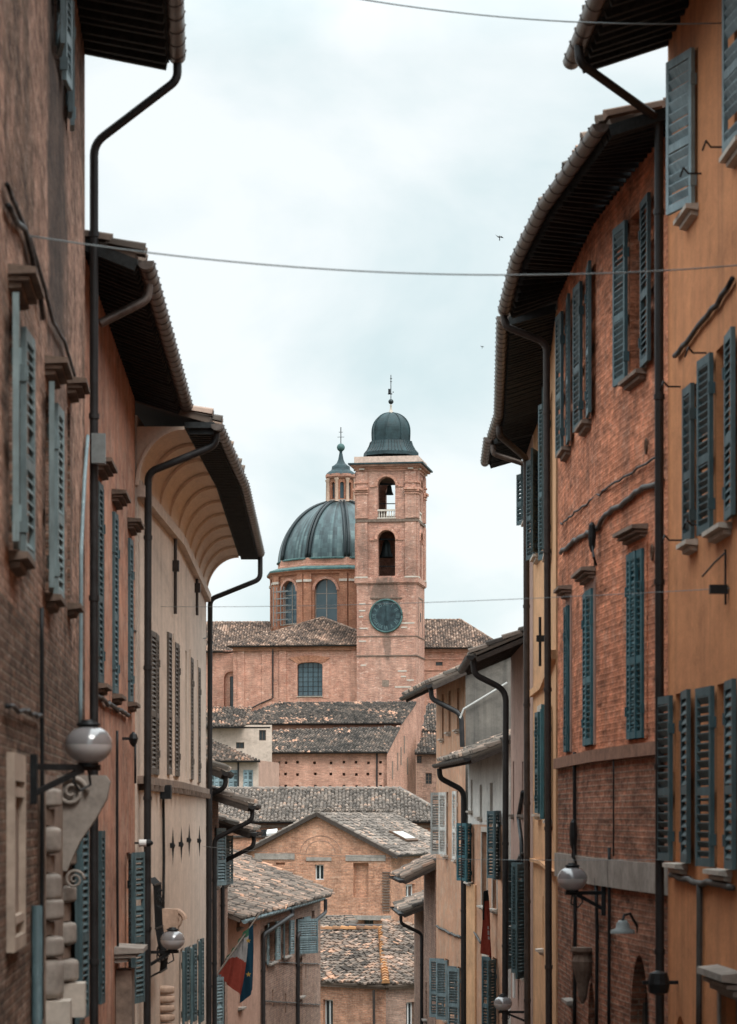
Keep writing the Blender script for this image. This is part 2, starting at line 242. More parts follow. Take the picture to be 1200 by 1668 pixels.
class MB:
    def __init__(s): s.v = []; s.f = []; s.t = []; s.mi = []
    def add(s, vs, fs, tint=None, mi=0):
        b = len(s.v); s.v += [tuple(v) for v in vs]
        for f in fs: s.f.append(tuple(b+i for i in f)); s.t.append(tint); s.mi.append(mi)
    def poly(s, *pts, tint=None, mi=0): s.add(pts, [tuple(range(len(pts)))], tint, mi)
    def box(s, c, sx, sy, sz, rz=0.0, mi=0):
        c = V(c); ca, sa = math.cos(rz), math.sin(rz); vs = []
        for z in (-.5, .5):
            for x, y in ((-.5,-.5),(.5,-.5),(.5,.5),(-.5,.5)):
                X, Y = x*sx, y*sy; vs.append((c.x+X*ca-Y*sa, c.y+X*sa+Y*ca, c.z+z*sz))
        s.add(vs, [(3,2,1,0),(4,5,6,7),(0,1,5,4),(1,2,6,5),(2,3,7,6),(3,0,4,7)], mi=mi)
    def hexa(s, a, b, mi=0):                       # two matching quads
        s.add(list(a)+list(b), [(3,2,1,0),(4,5,6,7),(0,1,5,4),(1,2,6,5),(2,3,7,6),(3,0,4,7)], mi=mi)
    def bar(s, p, q, w, h, up=V((0,0,1)), mi=0):   # rectangular bar from p to q
        p, q = V(p), V(q); d = (q-p).normalized(); x = d.cross(up)
        if x.length < 1e-4: x = d.cross(V((1,0,0)))
        x.normalize(); y = x.cross(d).normalized(); x *= w/2; y *= h/2
        s.hexa([p-x-y, p+x-y, p+x+y, p-x+y], [q-x-y, q+x-y, q+x+y, q-x+y], mi)
    def prism(s, poly, vec, mi=0):
        n = len(poly); vec = V(vec); a = [V(p) for p in poly]; b = [p+vec for p in a]
        s.add(a+b, [tuple(range(n-1,-1,-1)), tuple(range(n,2*n))]+[(i,(i+1)%n,n+(i+1)%n,n+i) for i in range(n)], mi=mi)
    def tube(s, path, r, n=8, cap=True, mi=0):
        path = [V(p) for p in path]; rs = r if isinstance(r, (list,tuple)) else [r]*len(path)
        vs = []; x = None
        for i, p in enumerate(path):
            d = (path[min(i+1,len(path)-1)]-path[max(i-1,0)]).normalized()
            if x is None:
                x = d.cross(V((0,0,1)));
                if x.length < 1e-3: x = d.cross(V((1,0,0)))
            x = (x-d*x.dot(d)).normalized(); y = d.cross(x)
            for k in range(n):
                a = 2*math.pi*k/n; vs.append(p+(x*math.cos(a)+y*math.sin(a))*rs[i])
        fs = [(i*n+k, i*n+(k+1)%n, (i+1)*n+(k+1)%n, (i+1)*n+k) for i in range(len(path)-1) for k in range(n)]
        if cap: fs += [tuple(range(n-1,-1,-1)), tuple(range((len(path)-1)*n, len(path)*n))]
        s.add(vs, fs, mi=mi)
    def lathe(s, c, prof, n=24, a0=0.0, a1=2*math.pi, mi=0, sx=1.0, sy=1.0, rot=0.0, tint=None):
        c = V(c); closed = abs(a1-a0-2*math.pi) < 1e-6; m = n if closed else n+1; vs = []
        for r, z in prof:
            for k in range(m):
                a = a0+(a1-a0)*k/n+rot; vs.append((c.x+r*sx*math.cos(a), c.y+r*sy*math.sin(a), c.z+z))
        fs = []
        for i in range(len(prof)-1):
            for k in range(n):
                k2 = (k+1) % m; fs.append((i*m+k, i*m+k2, (i+1)*m+k2, (i+1)*m+k))
        s.add(vs, fs, mi=mi)
        if tint: s.t[-len(fs):] = [tint(i, k) for i in range(len(prof)-1) for k in range(n)]
    def build(s, name, mat, parent=None, smooth=False, uv=True, loc=None):
        o3 = org(parent) if parent is not None else V((0,0,0))
        if loc is not None and parent is None: o3 = V(loc)
        me = bpy.data.meshes.new(name)
        me.from_pydata([(v[0]-o3.x, v[1]-o3.y, v[2]-o3.z) for v in s.v], [], s.f)
        for m in (mat if isinstance(mat, (list,tuple)) else [mat]): me.materials.append(m)
        if isinstance(mat, (list,tuple)): me.polygons.foreach_set('material_index', s.mi)
        if uv:
            ul = me.uv_layers.new(name='UVMap'); dat = [0.0]*(2*len(me.loops))
            for pg in me.polygons:
                n = pg.normal; t = V((-n.y, n.x, 0))
                t = V((1,0,0)) if t.length < 1e-3 else t.normalized()
                b = n.cross(t)
                for li in pg.loop_indices:
                    v = s.v[me.loops[li].vertex_index]
                    dat[2*li] = v[0]*t.x+v[1]*t.y+v[2]*t.z; dat[2*li+1] = v[0]*b.x+v[1]*b.y+v[2]*b.z
            ul.data.foreach_set('uv', dat)
        if any(t is not None for t in s.t):
            at = me.attributes.new('tint', 'FLOAT', 'FACE'); at.data.foreach_set('value', [.4 if t is None else t for t in s.t])
        if smooth:
            me.polygons.foreach_set('use_smooth', [True]*len(me.polygons))
        ob = bpy.data.objects.new(name, me); COL.objects.link(ob)
        if parent is not None: ob.parent = parent
        elif loc is not None: ob.location = loc
        return ob

def smooth_by_angle(o, a=40):
    o.data.set_sharp_from_angle(angle=R(a)); return o

def tag(o, label, cat, group=None, kind=None):
    o['label'] = label; o['category'] = cat
    if group: o['group'] = group
    if kind: o['kind'] = kind
    return o
def thing(name, loc, label, cat, group=None):
    o = bpy.data.objects.new(name, None); COL.objects.link(o); o.location = loc; o.empty_display_size = .3
    return tag(o, label, cat, group)

def fillet(path, r=.12, n=5):
    path = [V(p) for p in path]; out = [path[0]]
    for i in range(1, len(path)-1):
        a, b, c = path[i-1:i+2]; d1 = (a-b); d2 = (c-b); k = min(r, d1.length*.45, d2.length*.45)
        p, q = b+d1.normalized()*k, b+d2.normalized()*k
        for j in range(n+1):
            t = j/n; out.append(p*(1-t)**2+b*2*t*(1-t)+q*t*t)
    out.append(path[-1]); return out

def inside(p, poly):
    c = False; n = len(poly)
    for i in range(n):
        a, b = poly[i], poly[(i+1) % n]
        if (a[1] > p[1]) != (b[1] > p[1]) and p[0] < (b[0]-a[0])*(p[1]-a[1])/(b[1]-a[1])+a[0]: c = not c
    return c

def tiles(mb, poly, w=.22, ln=.42, seg=3, jit=.02, missing=0.0, slab=.10, patchy=.35, h=.5):
    """curved cover tiles laid on the plane of poly (first three points fix the plane); adds the slab beneath"""
    poly = [V(p) for p in poly]; n = (poly[1]-poly[0]).cross(poly[2]-poly[0]).normalized()
    if n.z < 0: n = -n
    t = V((-n.y, n.x, 0)).normalized(); s = n.cross(t)
    if s.z < 0: s = -s; t = -t
    o = poly[0]; q = [((p-o).dot(t), (p-o).dot(s)) for p in poly]
    a0, a1 = min(x for x, _ in q), max(x for x, _ in q); b0, b1 = min(y for _, y in q), max(y for _, y in q)
    fl = [o+t*x+s*y for x, y in q]
    mb.prism([p-n*.03 for p in fl], n*-slab)
    r = w*.46; nc = max(1, int((a1-a0)/w)); nr = max(1, int((b1-b0)/ln)+1)
    for i in range(nc+1):
        a = a0+(i+.5)*(a1-a0)/(nc+.0001) if nc else a0
        ph = RND.uniform(-.1, .1)
        for j in range(nr):
            b = b0+j*ln+ph
            if not inside((a, b+ln*.5), q) and not inside((a, b+ln*.15), q): continue
            if missing and RND.random() < missing: continue
            ca = a+RND.uniform(-jit, jit); lift = RND.uniform(0, jit); sk = RND.uniform(-jit, jit)*1.5
            tn = mnoise.noise((o+t*a+s*b)*.5)*patchy+.42+RND.gauss(0, .27); tn = min(1, max(0, tn))
            vs = []
            for e, (bb, rr, up) in enumerate(((b-.03+RND.uniform(-1.5, 1.5)*jit, r*1.06, .035+lift), (b+ln*1.02, r*.9, .0+lift*.5))):
                for k in range(seg+1):
                    an = math.pi*k/seg
                    vs.append(o+t*(ca+math.cos(an)*rr+(sk if e else 0))+s*bb+n*(math.sin(an)*rr*2*h+up-.03))
            m = seg+1
            mb.add(vs, [(k, k+1, m+k+1, m+k) for k in range(seg)]+[tuple(range(m-1, -1, -1))], tn)

def ridge(mb, p, q, r=.13, ln=.42, base=.5):
    p, q = V(p), V(q); d = q-p; L = d.length; d.normalize(); x = d.cross(V((0,0,1))).normalized(); y = x.cross(d)
    n = max(1, int(L/ln))
    for i in range(n):
        a = p+d*(i*L/n); b = p+d*((i+1.12)*L/n); vs = []; tn = min(1, max(0, base+RND.gauss(0, .22))); up = RND.uniform(0, .02)
        for c, rr, u in ((a, r*1.08, .03+up), (b, r*.92, 0)):
            for k in range(5):
                an = math.pi*k/4; vs.append(c+x*math.cos(an)*rr+y*(math.sin(an)*rr+u-.02))
        mb.add(vs, [(k, k+1, 5+k+1, 5+k) for k in range(4)]+[(4,3,2,1,0)], tn)

# ------------------------------------------------------------------ walls with openings
class Seg:
    def __init__(s, a, b, side=1):
        s.a, s.b = V(a).to_2d(), V(b).to_2d(); s.L = (s.b-s.a).length; s.d = (s.b-s.a)/s.L
        s.n = V((s.d.y, -s.d.x))*side
    def at(s, u, z, off=0.0):
        p = s.a+s.d*u+s.n*off; return V((p.x, p.y, z))
    def hit(s, px):
        k = (px-HX)/F; den = s.d.x-k*s.d.y
        u = (k*s.a.y-s.a.x)/den if abs(den) > 1e-9 else -1
        return u, s.a.y+u*s.d.y
    @property
    def rz(s): return math.atan2(s.d.y, s.d.x)

def wall_face(mb, sg, z0, z1, ops, rec=.2, top=None):
    """front face of a wall with rectangular / arched holes and their reveals"""
    us = sorted(set([0.0, sg.L]+[o[i] for o in ops for i in (0, 1)])); zs = sorted(set([z0, z1]+[o[i] for o in ops for i in (2, 3)]))
    us = [u for u in us if -1e-6 <= u <= sg.L+1e-6]; zs = [z for z in zs if z0-1e-6 <= z <= z1+1e-6]
    for i in range(len(us)-1):
        for j in range(len(zs)-1):
            um, zm = (us[i]+us[i+1])/2, (zs[j]+zs[j+1])/2
            if any(o[0] < um < o[1] and o[2] < zm < o[3] for o in ops): continue
            mb.poly(sg.at(us[i], zs[j]), sg.at(us[i+1], zs[j]), sg.at(us[i+1], zs[j+1]), sg.at(us[i], zs[j+1]))
    for o in ops:
        u0, u1, a, b = o[:4]; arch = len(o) > 4 and o[4]; rc = o[5] if len(o) > 5 else rec
        out = [(u0, a), (u1, a)]
        if arch:
            r = (u1-u0)/2; hgt = r if arch is True else arch; sp = b-hgt
            arc = [((u0+u1)/2+r*math.cos(math.pi*k/12), sp+hgt*math.sin(math.pi*k/12)) for k in range(13)]
            for k in range(6): mb.poly(sg.at(u1, b), sg.at(*arc[k]), sg.at(*arc[k+1]))
            for k in range(6, 12): mb.poly(sg.at(u0, b), sg.at(*arc[k]), sg.at(*arc[k+1]))
            out += arc
        else: out += [(u1, b), (u0, b)]
        for k in range(len(out)):
            p, q = out[k], out[(k+1) % len(out)]
            mb.poly(sg.at(*p), sg.at(*q), sg.at(*q, -rc), sg.at(*p, -rc))

SHUT = {}
def shutter_mesh(w, h, mat, pitch=.075):
    key = (round(w, 2), round(h, 1), mat.name, RND.randrange(3))
    if key in SHUT: return SHUT[key]
    mb = MB(); T = .045; st = .065; rl = .09
    for x in (st/2, w-st/2): mb.box((x, 0, h/2), st, T, h)
    zs = [rl/2, h*.42, h-rl/2]
    for z in zs: mb.box((w/2, 0, z), w-2*st, T*.9, rl)
    for a, b in ((zs[0]+rl/2, zs[1]-rl/2), (zs[1]+rl/2, zs[2]-rl/2)):
        n = max(2, int((b-a)/pitch))
        for i in range(n):
            if RND.random() < .025: continue
            z = a+(i+.5)*(b-a)/n+RND.gauss(0, .004); dz = pitch*.36*RND.uniform(.8, 1.15)*(1 if RND.random() > .05 else .3)
            mb.hexa([(st,-T*.42,z-dz-.006),(w-st,-T*.42,z-dz-.006),(w-st,-T*.42,z-dz+.006),(st,-T*.42,z-dz+.006)],
                    [(st,T*.42,z+dz-.006),(w-st,T*.42,z+dz-.006),(w-st,T*.42,z+dz+.006),(st,T*.42,z+dz+.006)])
    for z in (h*.15, h*.8): mb.box((0, 0, z), .03, T+.03, .12)
    o = mb.build('shutter', mat); me = o.data; bpy.data.objects.remove(o); SHUT[key] = me
    return me

def add_shutter(win, sg, u, z0, h, w, ang, far, mat, pitch=.075, off=.05, flip=False):
    d = V((sg.d.x, sg.d.y, 0)); n = V((sg.n.x, sg.n.y, 0)); a = R(ang)
    dr = (d*(-1 if far else 1))*math.cos(a)+n*math.sin(a)
    me = shutter_mesh(w, h, mat, pitch)
    o = bpy.data.objects.new('shutter', me); COL.objects.link(o); o.parent = win
    o.location = sg.at(u, z0, off)-org(win); o.rotation_euler = (0, 0, math.atan2(dr.y, dr.x))
    if flip: pass
    return o

def sill_mb(sg, u0, u1, z, t=.075, out=.14, ext=.07, mi=0):
    mb = MB(); a, b = u0-ext, u1+ext
    mb.hexa([sg.at(a, z-t, .002), sg.at(b, z-t, .002), sg.at(b, z, .002), sg.at(a, z, .002)], [sg.at(a, z-t*.75, out), sg.at(b, z-t*.75, out), sg.at(b, z-.01, out), sg.at(a, z-.01, out)])
    mb.hexa([sg.at(a+.05, z-t*1.7, .002), sg.at(b-.05, z-t*1.7, .002), sg.at(b-.05, z-t, .002), sg.at(a+.05, z-t, .002)], [sg.at(a+.05, z-t*1.5, out*.55), sg.at(b-.05, z-t*1.5, out*.55), sg.at(b-.05, z-t, out*.6), sg.at(a+.05, z-t, out*.6)])
    return mb

def hood_mb(sg, u0, u1, z, out=.2, ext=.15, t=.16):
    mb = MB()
    for k, (o, e, zz, hh) in enumerate(((out, ext, z+t*.55, t*.45), (out*.75, ext-.03, z+t*.3, t*.25), (out*.45, ext-.06, z, t*.3))):
        a, b = u0-e, u1+e
        mb.hexa([sg.at(a, zz, .002), sg.at(b, zz, .002), sg.at(b, zz+hh, .002), sg.at(a, zz+hh, .002)], [sg.at(a+.02, zz+hh*.2, o), sg.at(b-.02, zz+hh*.2, o), sg.at(b-.02, zz+hh*.8, o), sg.at(a+.02, zz+hh*.8, o)])
    return mb

def window(root, sg, u0, u1, z0, z1, arch=False, frame='wood', pane='glass', rec=.2, shut=None, sill='stone', hood=None, surround=None, grid=(1, 2), label=None, shw=None, pitch=.075, sz=None, name='window', ft=.06, soff=.05):
    """frame in the reveal (the window part) with pane, sill, hood and shutter leaves as its sub-parts"""
    mb = MB(); w, h = u1-u0, z1-z0; dp = -rec+.05
    def bx(a, b, c, d, o0=dp-.05, o1=dp): mb.hexa([sg.at(a,c,o0),sg.at(b,c,o0),sg.at(b,d,o0),sg.at(a,d,o0)],[sg.at(a,c,o1),sg.at(b,c,o1),sg.at(b,d,o1),sg.at(a,d,o1)])
    bx(u0, u0+ft, z0, z1); bx(u1-ft, u1, z0, z1); bx(u0+ft, u1-ft, z0, z0+ft); bx(u0+ft, u1-ft, z1-ft, z1)
    for i in range(1, grid[0]+1):
        u = u0+w*i/(grid[0]+1); bx(u-ft*.5, u+ft*.5, z0+ft, z1-ft, dp-.045, dp+.006)
    for j in range(1, grid[1]+1):
        z = z0+h*j/(grid[1]+1); bx(u0+ft, u1-ft, z-ft*.3, z+ft*.3, dp-.04, dp-.003)
    win = mb.build(name, MT[frame], root)
    if label: win['label'] = label
    g = MB(); g.poly(sg.at(u0, z0, dp-.03), sg.at(u1, z0, dp-.03), sg.at(u1, z1, dp-.03), sg.at(u0, z1, dp-.03))
    g.build('pane', MT[pane], win)
    if sill: sill_mb(sg, u0, u1, z0).build('sill', MT[sill], win)
    if hood: hood_mb(sg, u0, u1, z1+.12).build('hood', MT[hood], win)
    if surround:
        s = MB(); k = .14
        for a, b, c, d in ((u0-k, u0, z0, z1+k), (u1, u1+k, z0, z1+k), (u0, u1, z1, z1+k)):
            s.hexa([sg.at(a,c,-.05),sg.at(b,c,-.05),sg.at(b,d,-.05),sg.at(a,d,-.05)],[sg.at(a,c,.018),sg.at(b,c,.018),sg.at(b,d,.018),sg.at(a,d,.018)])
        s.build('surround', MT[surround], win)
    if shut:
        mat = MT[shut[0]]; lw = shw or w/2
        hz0, hz1 = sz or (z0, z1)
        if shut[1] is not None: add_shutter(win, sg, u0, hz0+.01, hz1-hz0-.02, lw, shut[1], False, mat, pitch, soff)
        if shut[2] is not None: add_shutter(win, sg, u1, hz0+.01, hz1-hz0-.02, lw, shut[2], True, mat, pitch, soff)
    return win

def facade(root, mat, pts, side, z0, z1, ops, depth=7.0, rec=.2, name='wall', lower=None):
    """walls of a house: street front along pts with openings, plus ends, back and top.
    ops: dicts with px, yt, yb (photo pixels) or u/z, w (metres) and window() options"""
    segs = [Seg(pts[i], pts[i+1], side) for i in range(len(pts)-1)]; per = [[] for _ in segs]; wins = []
    for o in ops:
        o = dict(o); w = o.pop('w'); px = o.pop('px'); yt = o.pop('yt'); yb = o.pop('yb'); hole = o.pop('hole', True)
        for i, sg in enumerate(segs):
            u, Y = sg.hit(px)
            if -.02 <= u <= sg.L+.02:
                u0 = max(.03, u-w/2); u1 = min(sg.L-.03, u+w/2); a, b = gz(yb, Y), gz(yt, Y)
                a = max(a, z0+.02); b = min(b, z1-.02)
                per[i].append((u0, u1, a, b, o.get('arch', False), o.get('rec', rec))); wins.append((sg, u0, u1, a, b, o)); break
        else: print('MISS', root.name, px)
    mb = MB()
    zs = lower[0] if lower else z0
    for sg, op in zip(segs, per): wall_face(mb, sg, zs, z1, [o for o in op if o[2]+o[3] >= 2*zs], rec)
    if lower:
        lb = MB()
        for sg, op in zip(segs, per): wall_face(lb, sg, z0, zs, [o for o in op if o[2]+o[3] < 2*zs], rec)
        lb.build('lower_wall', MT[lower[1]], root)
    # back shell
    nrm = [segs[0].n]+[((segs[i-1].n+segs[i].n)/2).normalized() for i in range(1, len(segs))]+[segs[-1].n]
    fr = [V((p[0], p[1])) for p in pts]; bk = [p-n*depth for p, n in zip(fr, nrm)]
    def q(a, b): mb.poly(V((a.x,a.y,z0)), V((b.x,b.y,z0)), V((b.x,b.y,z1)), V((a.x,a.y,z1)))
    q(fr[0], bk[0]); q(fr[-1], bk[-1])
    for i in range(len(bk)-1):
        q(bk[i], bk[i+1])
        mb.poly(V((*fr[i],z1)), V((*fr[i+1],z1)), V((*bk[i+1],z1)), V((*bk[i],z1)))
    wl = mb.build(name, MT[mat], root)
    for sg, u0, u1, a, b, o in wins:
        if o.pop('blind', False): continue
        window(root, sg, u0, u1, a, b, **{'rec': rec, **o})
    return segs

def gutter(root, line, z, side, r=.1, step=.48, mat='gutter', brackets=True, name='gutter'):
    """half-round gutter along a plan polyline, bracket straps as sub-parts"""
    p = [V((a[0], a[1], z)) for a in line]; mb = MB(); K = 9; vs = []
    for i, c in enumerate(p):
        d = (p[min(i+1,len(p)-1)]-p[max(i-1,0)]).normalized(); x = V((d.y, -d.x, 0))*side
        for rr in (r, r-.012):
            for k in range(K):
                a = math.pi+math.pi*k/(K-1); vs.append(c+x*(math.cos(a)*rr+r*.9)+V((0,0,math.sin(a)*rr)))
    fs = []; m = 2*K
    for i in range(len(p)-1):
        for k in range(K-1):
            fs.append((i*m+k, i*m+k+1, (i+1)*m+k+1, (i+1)*m+k)); fs.append((i*m+K+k, (i+1)*m+K+k, (i+1)*m+K+k+1, i*m+K+k+1))
        for k in (0, K-1): fs.append((i*m+k, (i+1)*m+k, (i+1)*m+K+k, i*m+K+k))
    for i in (0, len(p)-1):
        fs.append(tuple(i*m+k for k in range(K)))
    mb.add(vs, fs); g = mb.build(name, MT[mat], root, smooth=True); smooth_by_angle(g, 50)
    if brackets:
        bm = MB(); vs = []
        for y in (-.014, .014):
            for rr in (r+.006, r-.002):
                for k in range(K):
                    a = math.pi+math.pi*k/(K-1); vs.append((math.cos(a)*rr+r*.9, y, math.sin(a)*rr))
        fs = [(k, k+1, 2*K+k+1, 2*K+k) for k in range(K-1)]+[(k, K+k, K+k+1, k+1) for k in range(K-1)]+[(2*K+k, 2*K+k+1, 3*K+k+1, 3*K+k) for k in range(K-1)]
        bm.add(vs, fs); bm.box((r*1.9+.003, 0, .006), .018, .02, .018); o = bm.build('gutter_bracket', MT['pipe_brown']); me = o.data; bpy.data.objects.remove(o)
        acc = step*.5
        for i in range(len(p)-1):
            d = p[i+1]-p[i]; L = d.length; d.normalize(); x = V((d.y, -d.x, 0))*side; t = acc
            while t < L:
                b = bpy.data.objects.new('gutter_bracket', me); COL.objects.link(b); b.parent = g
                b.location = p[i]+d*t-org(g); b.rotation_euler = (0, 0, math.atan2(x.y, x.x)); t += step
            acc = t-L
    return g

def downpipe(root, path, r=.053, mat='pipe_dark', clips=True, fr=.14):
    mb = MB(); pp = fillet(path, fr); mb.tube(pp, r, 10)
    if clips:
        a, b = V(path[-2]), V(path[-1]); L = (b-a).length; n = int(L/2.0)
        for i in range(1, n+1):
            c = a+(b-a)*((i-.5)/n); d = (b-a).normalized(); mb.tube([c-d*.03, c+d*.03], r+.012, 10)
    o = mb.build('downpipe', MT[mat], root, smooth=True); smooth_by_angle(o, 50); return o

def eaves(root, W, E, z_w, z_e, side, slope=.3, back=5.0, tile='tile_old', soffit='soffit', raft=.33, thick=.1, gut=True, gmat='gutter', step=.48, gr=.1, tw=.21, gtrim=(0,0), rafter=(.08,.09)):
    """overhanging eaves: soffit boards with rafters, tiled roof above and a gutter on the edge"""
    W = [V((w[0], w[1])) for w in W]; E = [V((e[0], e[1])) for e in E]; mb = MB(); tm = MB()
    for i in range(len(W)-1):
        w0, w1, e0, e1 = W[i], W[i+1], E[i], E[i+1]
        mb.hexa([V((*w0,z_w)), V((*w1,z_w)), V((*e1,z_e)), V((*e0,z_e))], [V((*w0,z_w+.05)), V((*w1,z_w+.05)), V((*e1,z_e+.05)), V((*e0,z_e+.05))])
        L = (w1-w0).length; n = max(1, int(L/raft))
        for k in range(n+1):
            t = min(max((k+RND.uniform(-.18, .18))/n, .04/L), 1-.04/L)
            a = w0.lerp(w1, t); b = e0.lerp(e1, min(max(t+RND.uniform(-.04, .04)/L, .03/L), 1-.03/L))
            b = a+(b-a)*.97
            mb.bar(V((*a, z_w-rafter[1]*.5-.002)), V((*b, z_e+(z_w-z_e)*.03-rafter[1]*.5-.002)), rafter[0], rafter[1])
        zt = .05
        dr = ((w0-e0)+(w1-e1)).normalized()
        b0, b1 = e0+dr*back, e1+dr*back
        tiles(tm, [V((*e0, z_e+.1+zt)), V((*e1, z_e+.1+zt)), V((*b1, z_e+.1+zt+slope*back)), V((*b0, z_e+.1+zt+slope*back))], tw, .40, 4, .015)
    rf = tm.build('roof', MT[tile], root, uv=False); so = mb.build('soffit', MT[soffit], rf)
    if gut:
        gl = [E[0].lerp(E[1], gtrim[0])]+E[1:-1]+[E[-1].lerp(E[-2], gtrim[1])]
        return gutter(root, gl, z_e+.06, side, gr, step, gmat)
# ================================================================== LEFT SIDE OF THE STREET
def xl1(Y): return -1.46-.06*Y
def W(px, yt, yb, w, **k): return dict(px=px, yt=yt, yb=yb, w=w, **k)
def end_wall(root, mat, sg, depth, z0, zw, slope, off=.015, far=False, name='side_wall'):
    """side wall of a house under its sloping roof edge"""
    u = sg.L+off if far else -off; mb = MB()
    a, b = sg.at(u, z0), sg.at(u, z0, -depth); c, d = sg.at(u, zw+slope*depth, -depth), sg.at(u, zw)
    v = V((sg.d.x, sg.d.y, 0))*(-.05 if far else .05)
    mb.prism([a, b, c, d], v); return mb.build(name, MT[mat], root)
def course(root, segs, z0, z1, out, mat, name='string_course', i0=0.0, i1=0.0):
    mb = MB()
    for k, sg in enumerate(segs):
        a = i0 if k == 0 else 0; b = sg.L-(i1 if k == len(segs)-1 else 0)
        mb.hexa([sg.at(a,z0,.002),sg.at(b,z0,.002),sg.at(b,z1,.002),sg.at(a,z1,.002)],[sg.at(a,z0,out),sg.at(b,z0,out),sg.at(b,z1,out),sg.at(a,z1,out)])
    return mb.build(name, MT[mat], root)
def wall_cable(root, segs, pts, r=.02, mat='cable', off=.04, name='wall_cable'):
    """cable clipped along a front; pts are photo pixels on that front"""
    path = []
    for px, py in pts:
        for sg in segs:
            u, Y = sg.hit(px)
            if -.3 <= u <= sg.L+.3: path.append(sg.at(u, gz(py, Y), off)); break
    fine = [path[0]]
    for a, b in zip(path, path[1:]):
        n = max(2, int((b-a).length/.25))
        for i in range(1, n+1): fine.append(a.lerp(b, i/n)+V((0, 0, RND.gauss(0, .012))))
    mb = MB(); mb.tube(fine, r, 6); return mb.build(name, MT[mat], root, smooth=True)

# ---- tall brown house, nearest on the left
h = thing('house', (xl1(23), 23, -4), 'tall rough brown house nearest on the left with grey open shutters', 'house')
H1 = h
LP = [(xl1(6), 6), (xl1(30), 30)]
op = [W(21, 515, 905, .7, shut=('shutter_near', 176, 177), hood='stone_dark', sill='stone_dark', shw=.58),
      W(78, 645, 972, .66, shut=('shutter_near', 176, 177), hood='stone_dark', sill='stone_dark', shw=.52),
      W(112, 668, 985, .5, hood='stone_dark', sill='stone_dark'),
      W(92, -70, 112, .8, shut=('shutter_grey', 172, 175), sill=None, shw=.4),
      W(107, 0, 205, .5, shut=('shutter_grey', 174, 4), sill=None, shw=.25)]
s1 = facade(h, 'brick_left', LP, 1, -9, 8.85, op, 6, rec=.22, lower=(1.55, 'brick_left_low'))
eaves(h, LP, [(xl1(6)+1.0, 6), (-2.29, 30.0)], 8.85, 8.66, 1, .25, 5, 'tile_warm', raft=.3, gtrim=(0, .003))
s = s1[0]; cu, cY = s.hit(137)
downpipe(h, [V((-2.19, 29.9, 8.66)), V((-2.19, 29.93, 8.45)), V((-3.16, 30.05, 7.75)), V((-3.16, 30.05, -9))], .05, 'pipe_dark')
wall_cable(h, s1, [(4, 335), (36, 384), (55, 470), (62, 520)], .022, 'iron')
wall_cable(h, s1, [(2, 300), (40, 390), (66, 470), (80, 525), (100, 560), (122, 640)], .018, 'iron')
wall_cable(h, s1, [(137, 710), (131, 790), (126, 900), (125, 1180)], .022, 'shutter_grey')
wall_cable(h, s1, [(60, 990), (61, 1300), (60, 1660)], .018, 'iron')
wall_cable(h, s1, [(2, 1150), (30, 1158), (60, 1166)], .018, 'iron')
u, Y = s.hit(139); mb = MB(); mb.box(s.at(s.L-.06, gz(728, 29.8), .16), .12, .16, .34, s.rz); mb.build('junction_box', MT['box_grey'], h)
# narrow pale stone window frame and the carved portal low on the near house
def framed_slot(root, sg, px, yt, yb, w, mat):
    u, Y = sg.hit(px); z0, z1 = gz(yb, Y), gz(yt, Y); mb = MB(); t = .1
    for a, b, c, d in ((u-w/2, u-w/2+t, z0, z1), (u+w/2-t, u+w/2, z0, z1), (u-w/2+t, u+w/2-t, z1-.2, z1), (u-w/2+t, u+w/2-t, z0, z0+t)):
        mb.hexa([sg.at(a,c,.002),sg.at(b,c,.002),sg.at(b,d,.002),sg.at(a,d,.002)],[sg.at(a,c,.06),sg.at(b,c,.06),sg.at(b,d,.06),sg.at(a,d,.06)])
    o = mb.build('window_frame', MT[mat], root)
    g = MB(); g.poly(sg.at(u-w/2+t,z0+t,.012), sg.at(u+w/2-t,z0+t,.012), sg.at(u+w/2-t,z1-.2,.012), sg.at(u-w/2+t,z1-.2,.012)); g.build('pane', MT['stone_brown'], o)
    g = MB(); g.box(sg.at(u, z1-.28, .03), w-2*t, .05, .07, sg.rz); g.box(sg.at(u, z0+t+.12, .03), w-2*t, .05, .06, sg.rz); g.build('glazing_bar', MT[mat], o)
framed_slot(h, s, 20, 1228, 1545, 1.15, 'stone_frame')
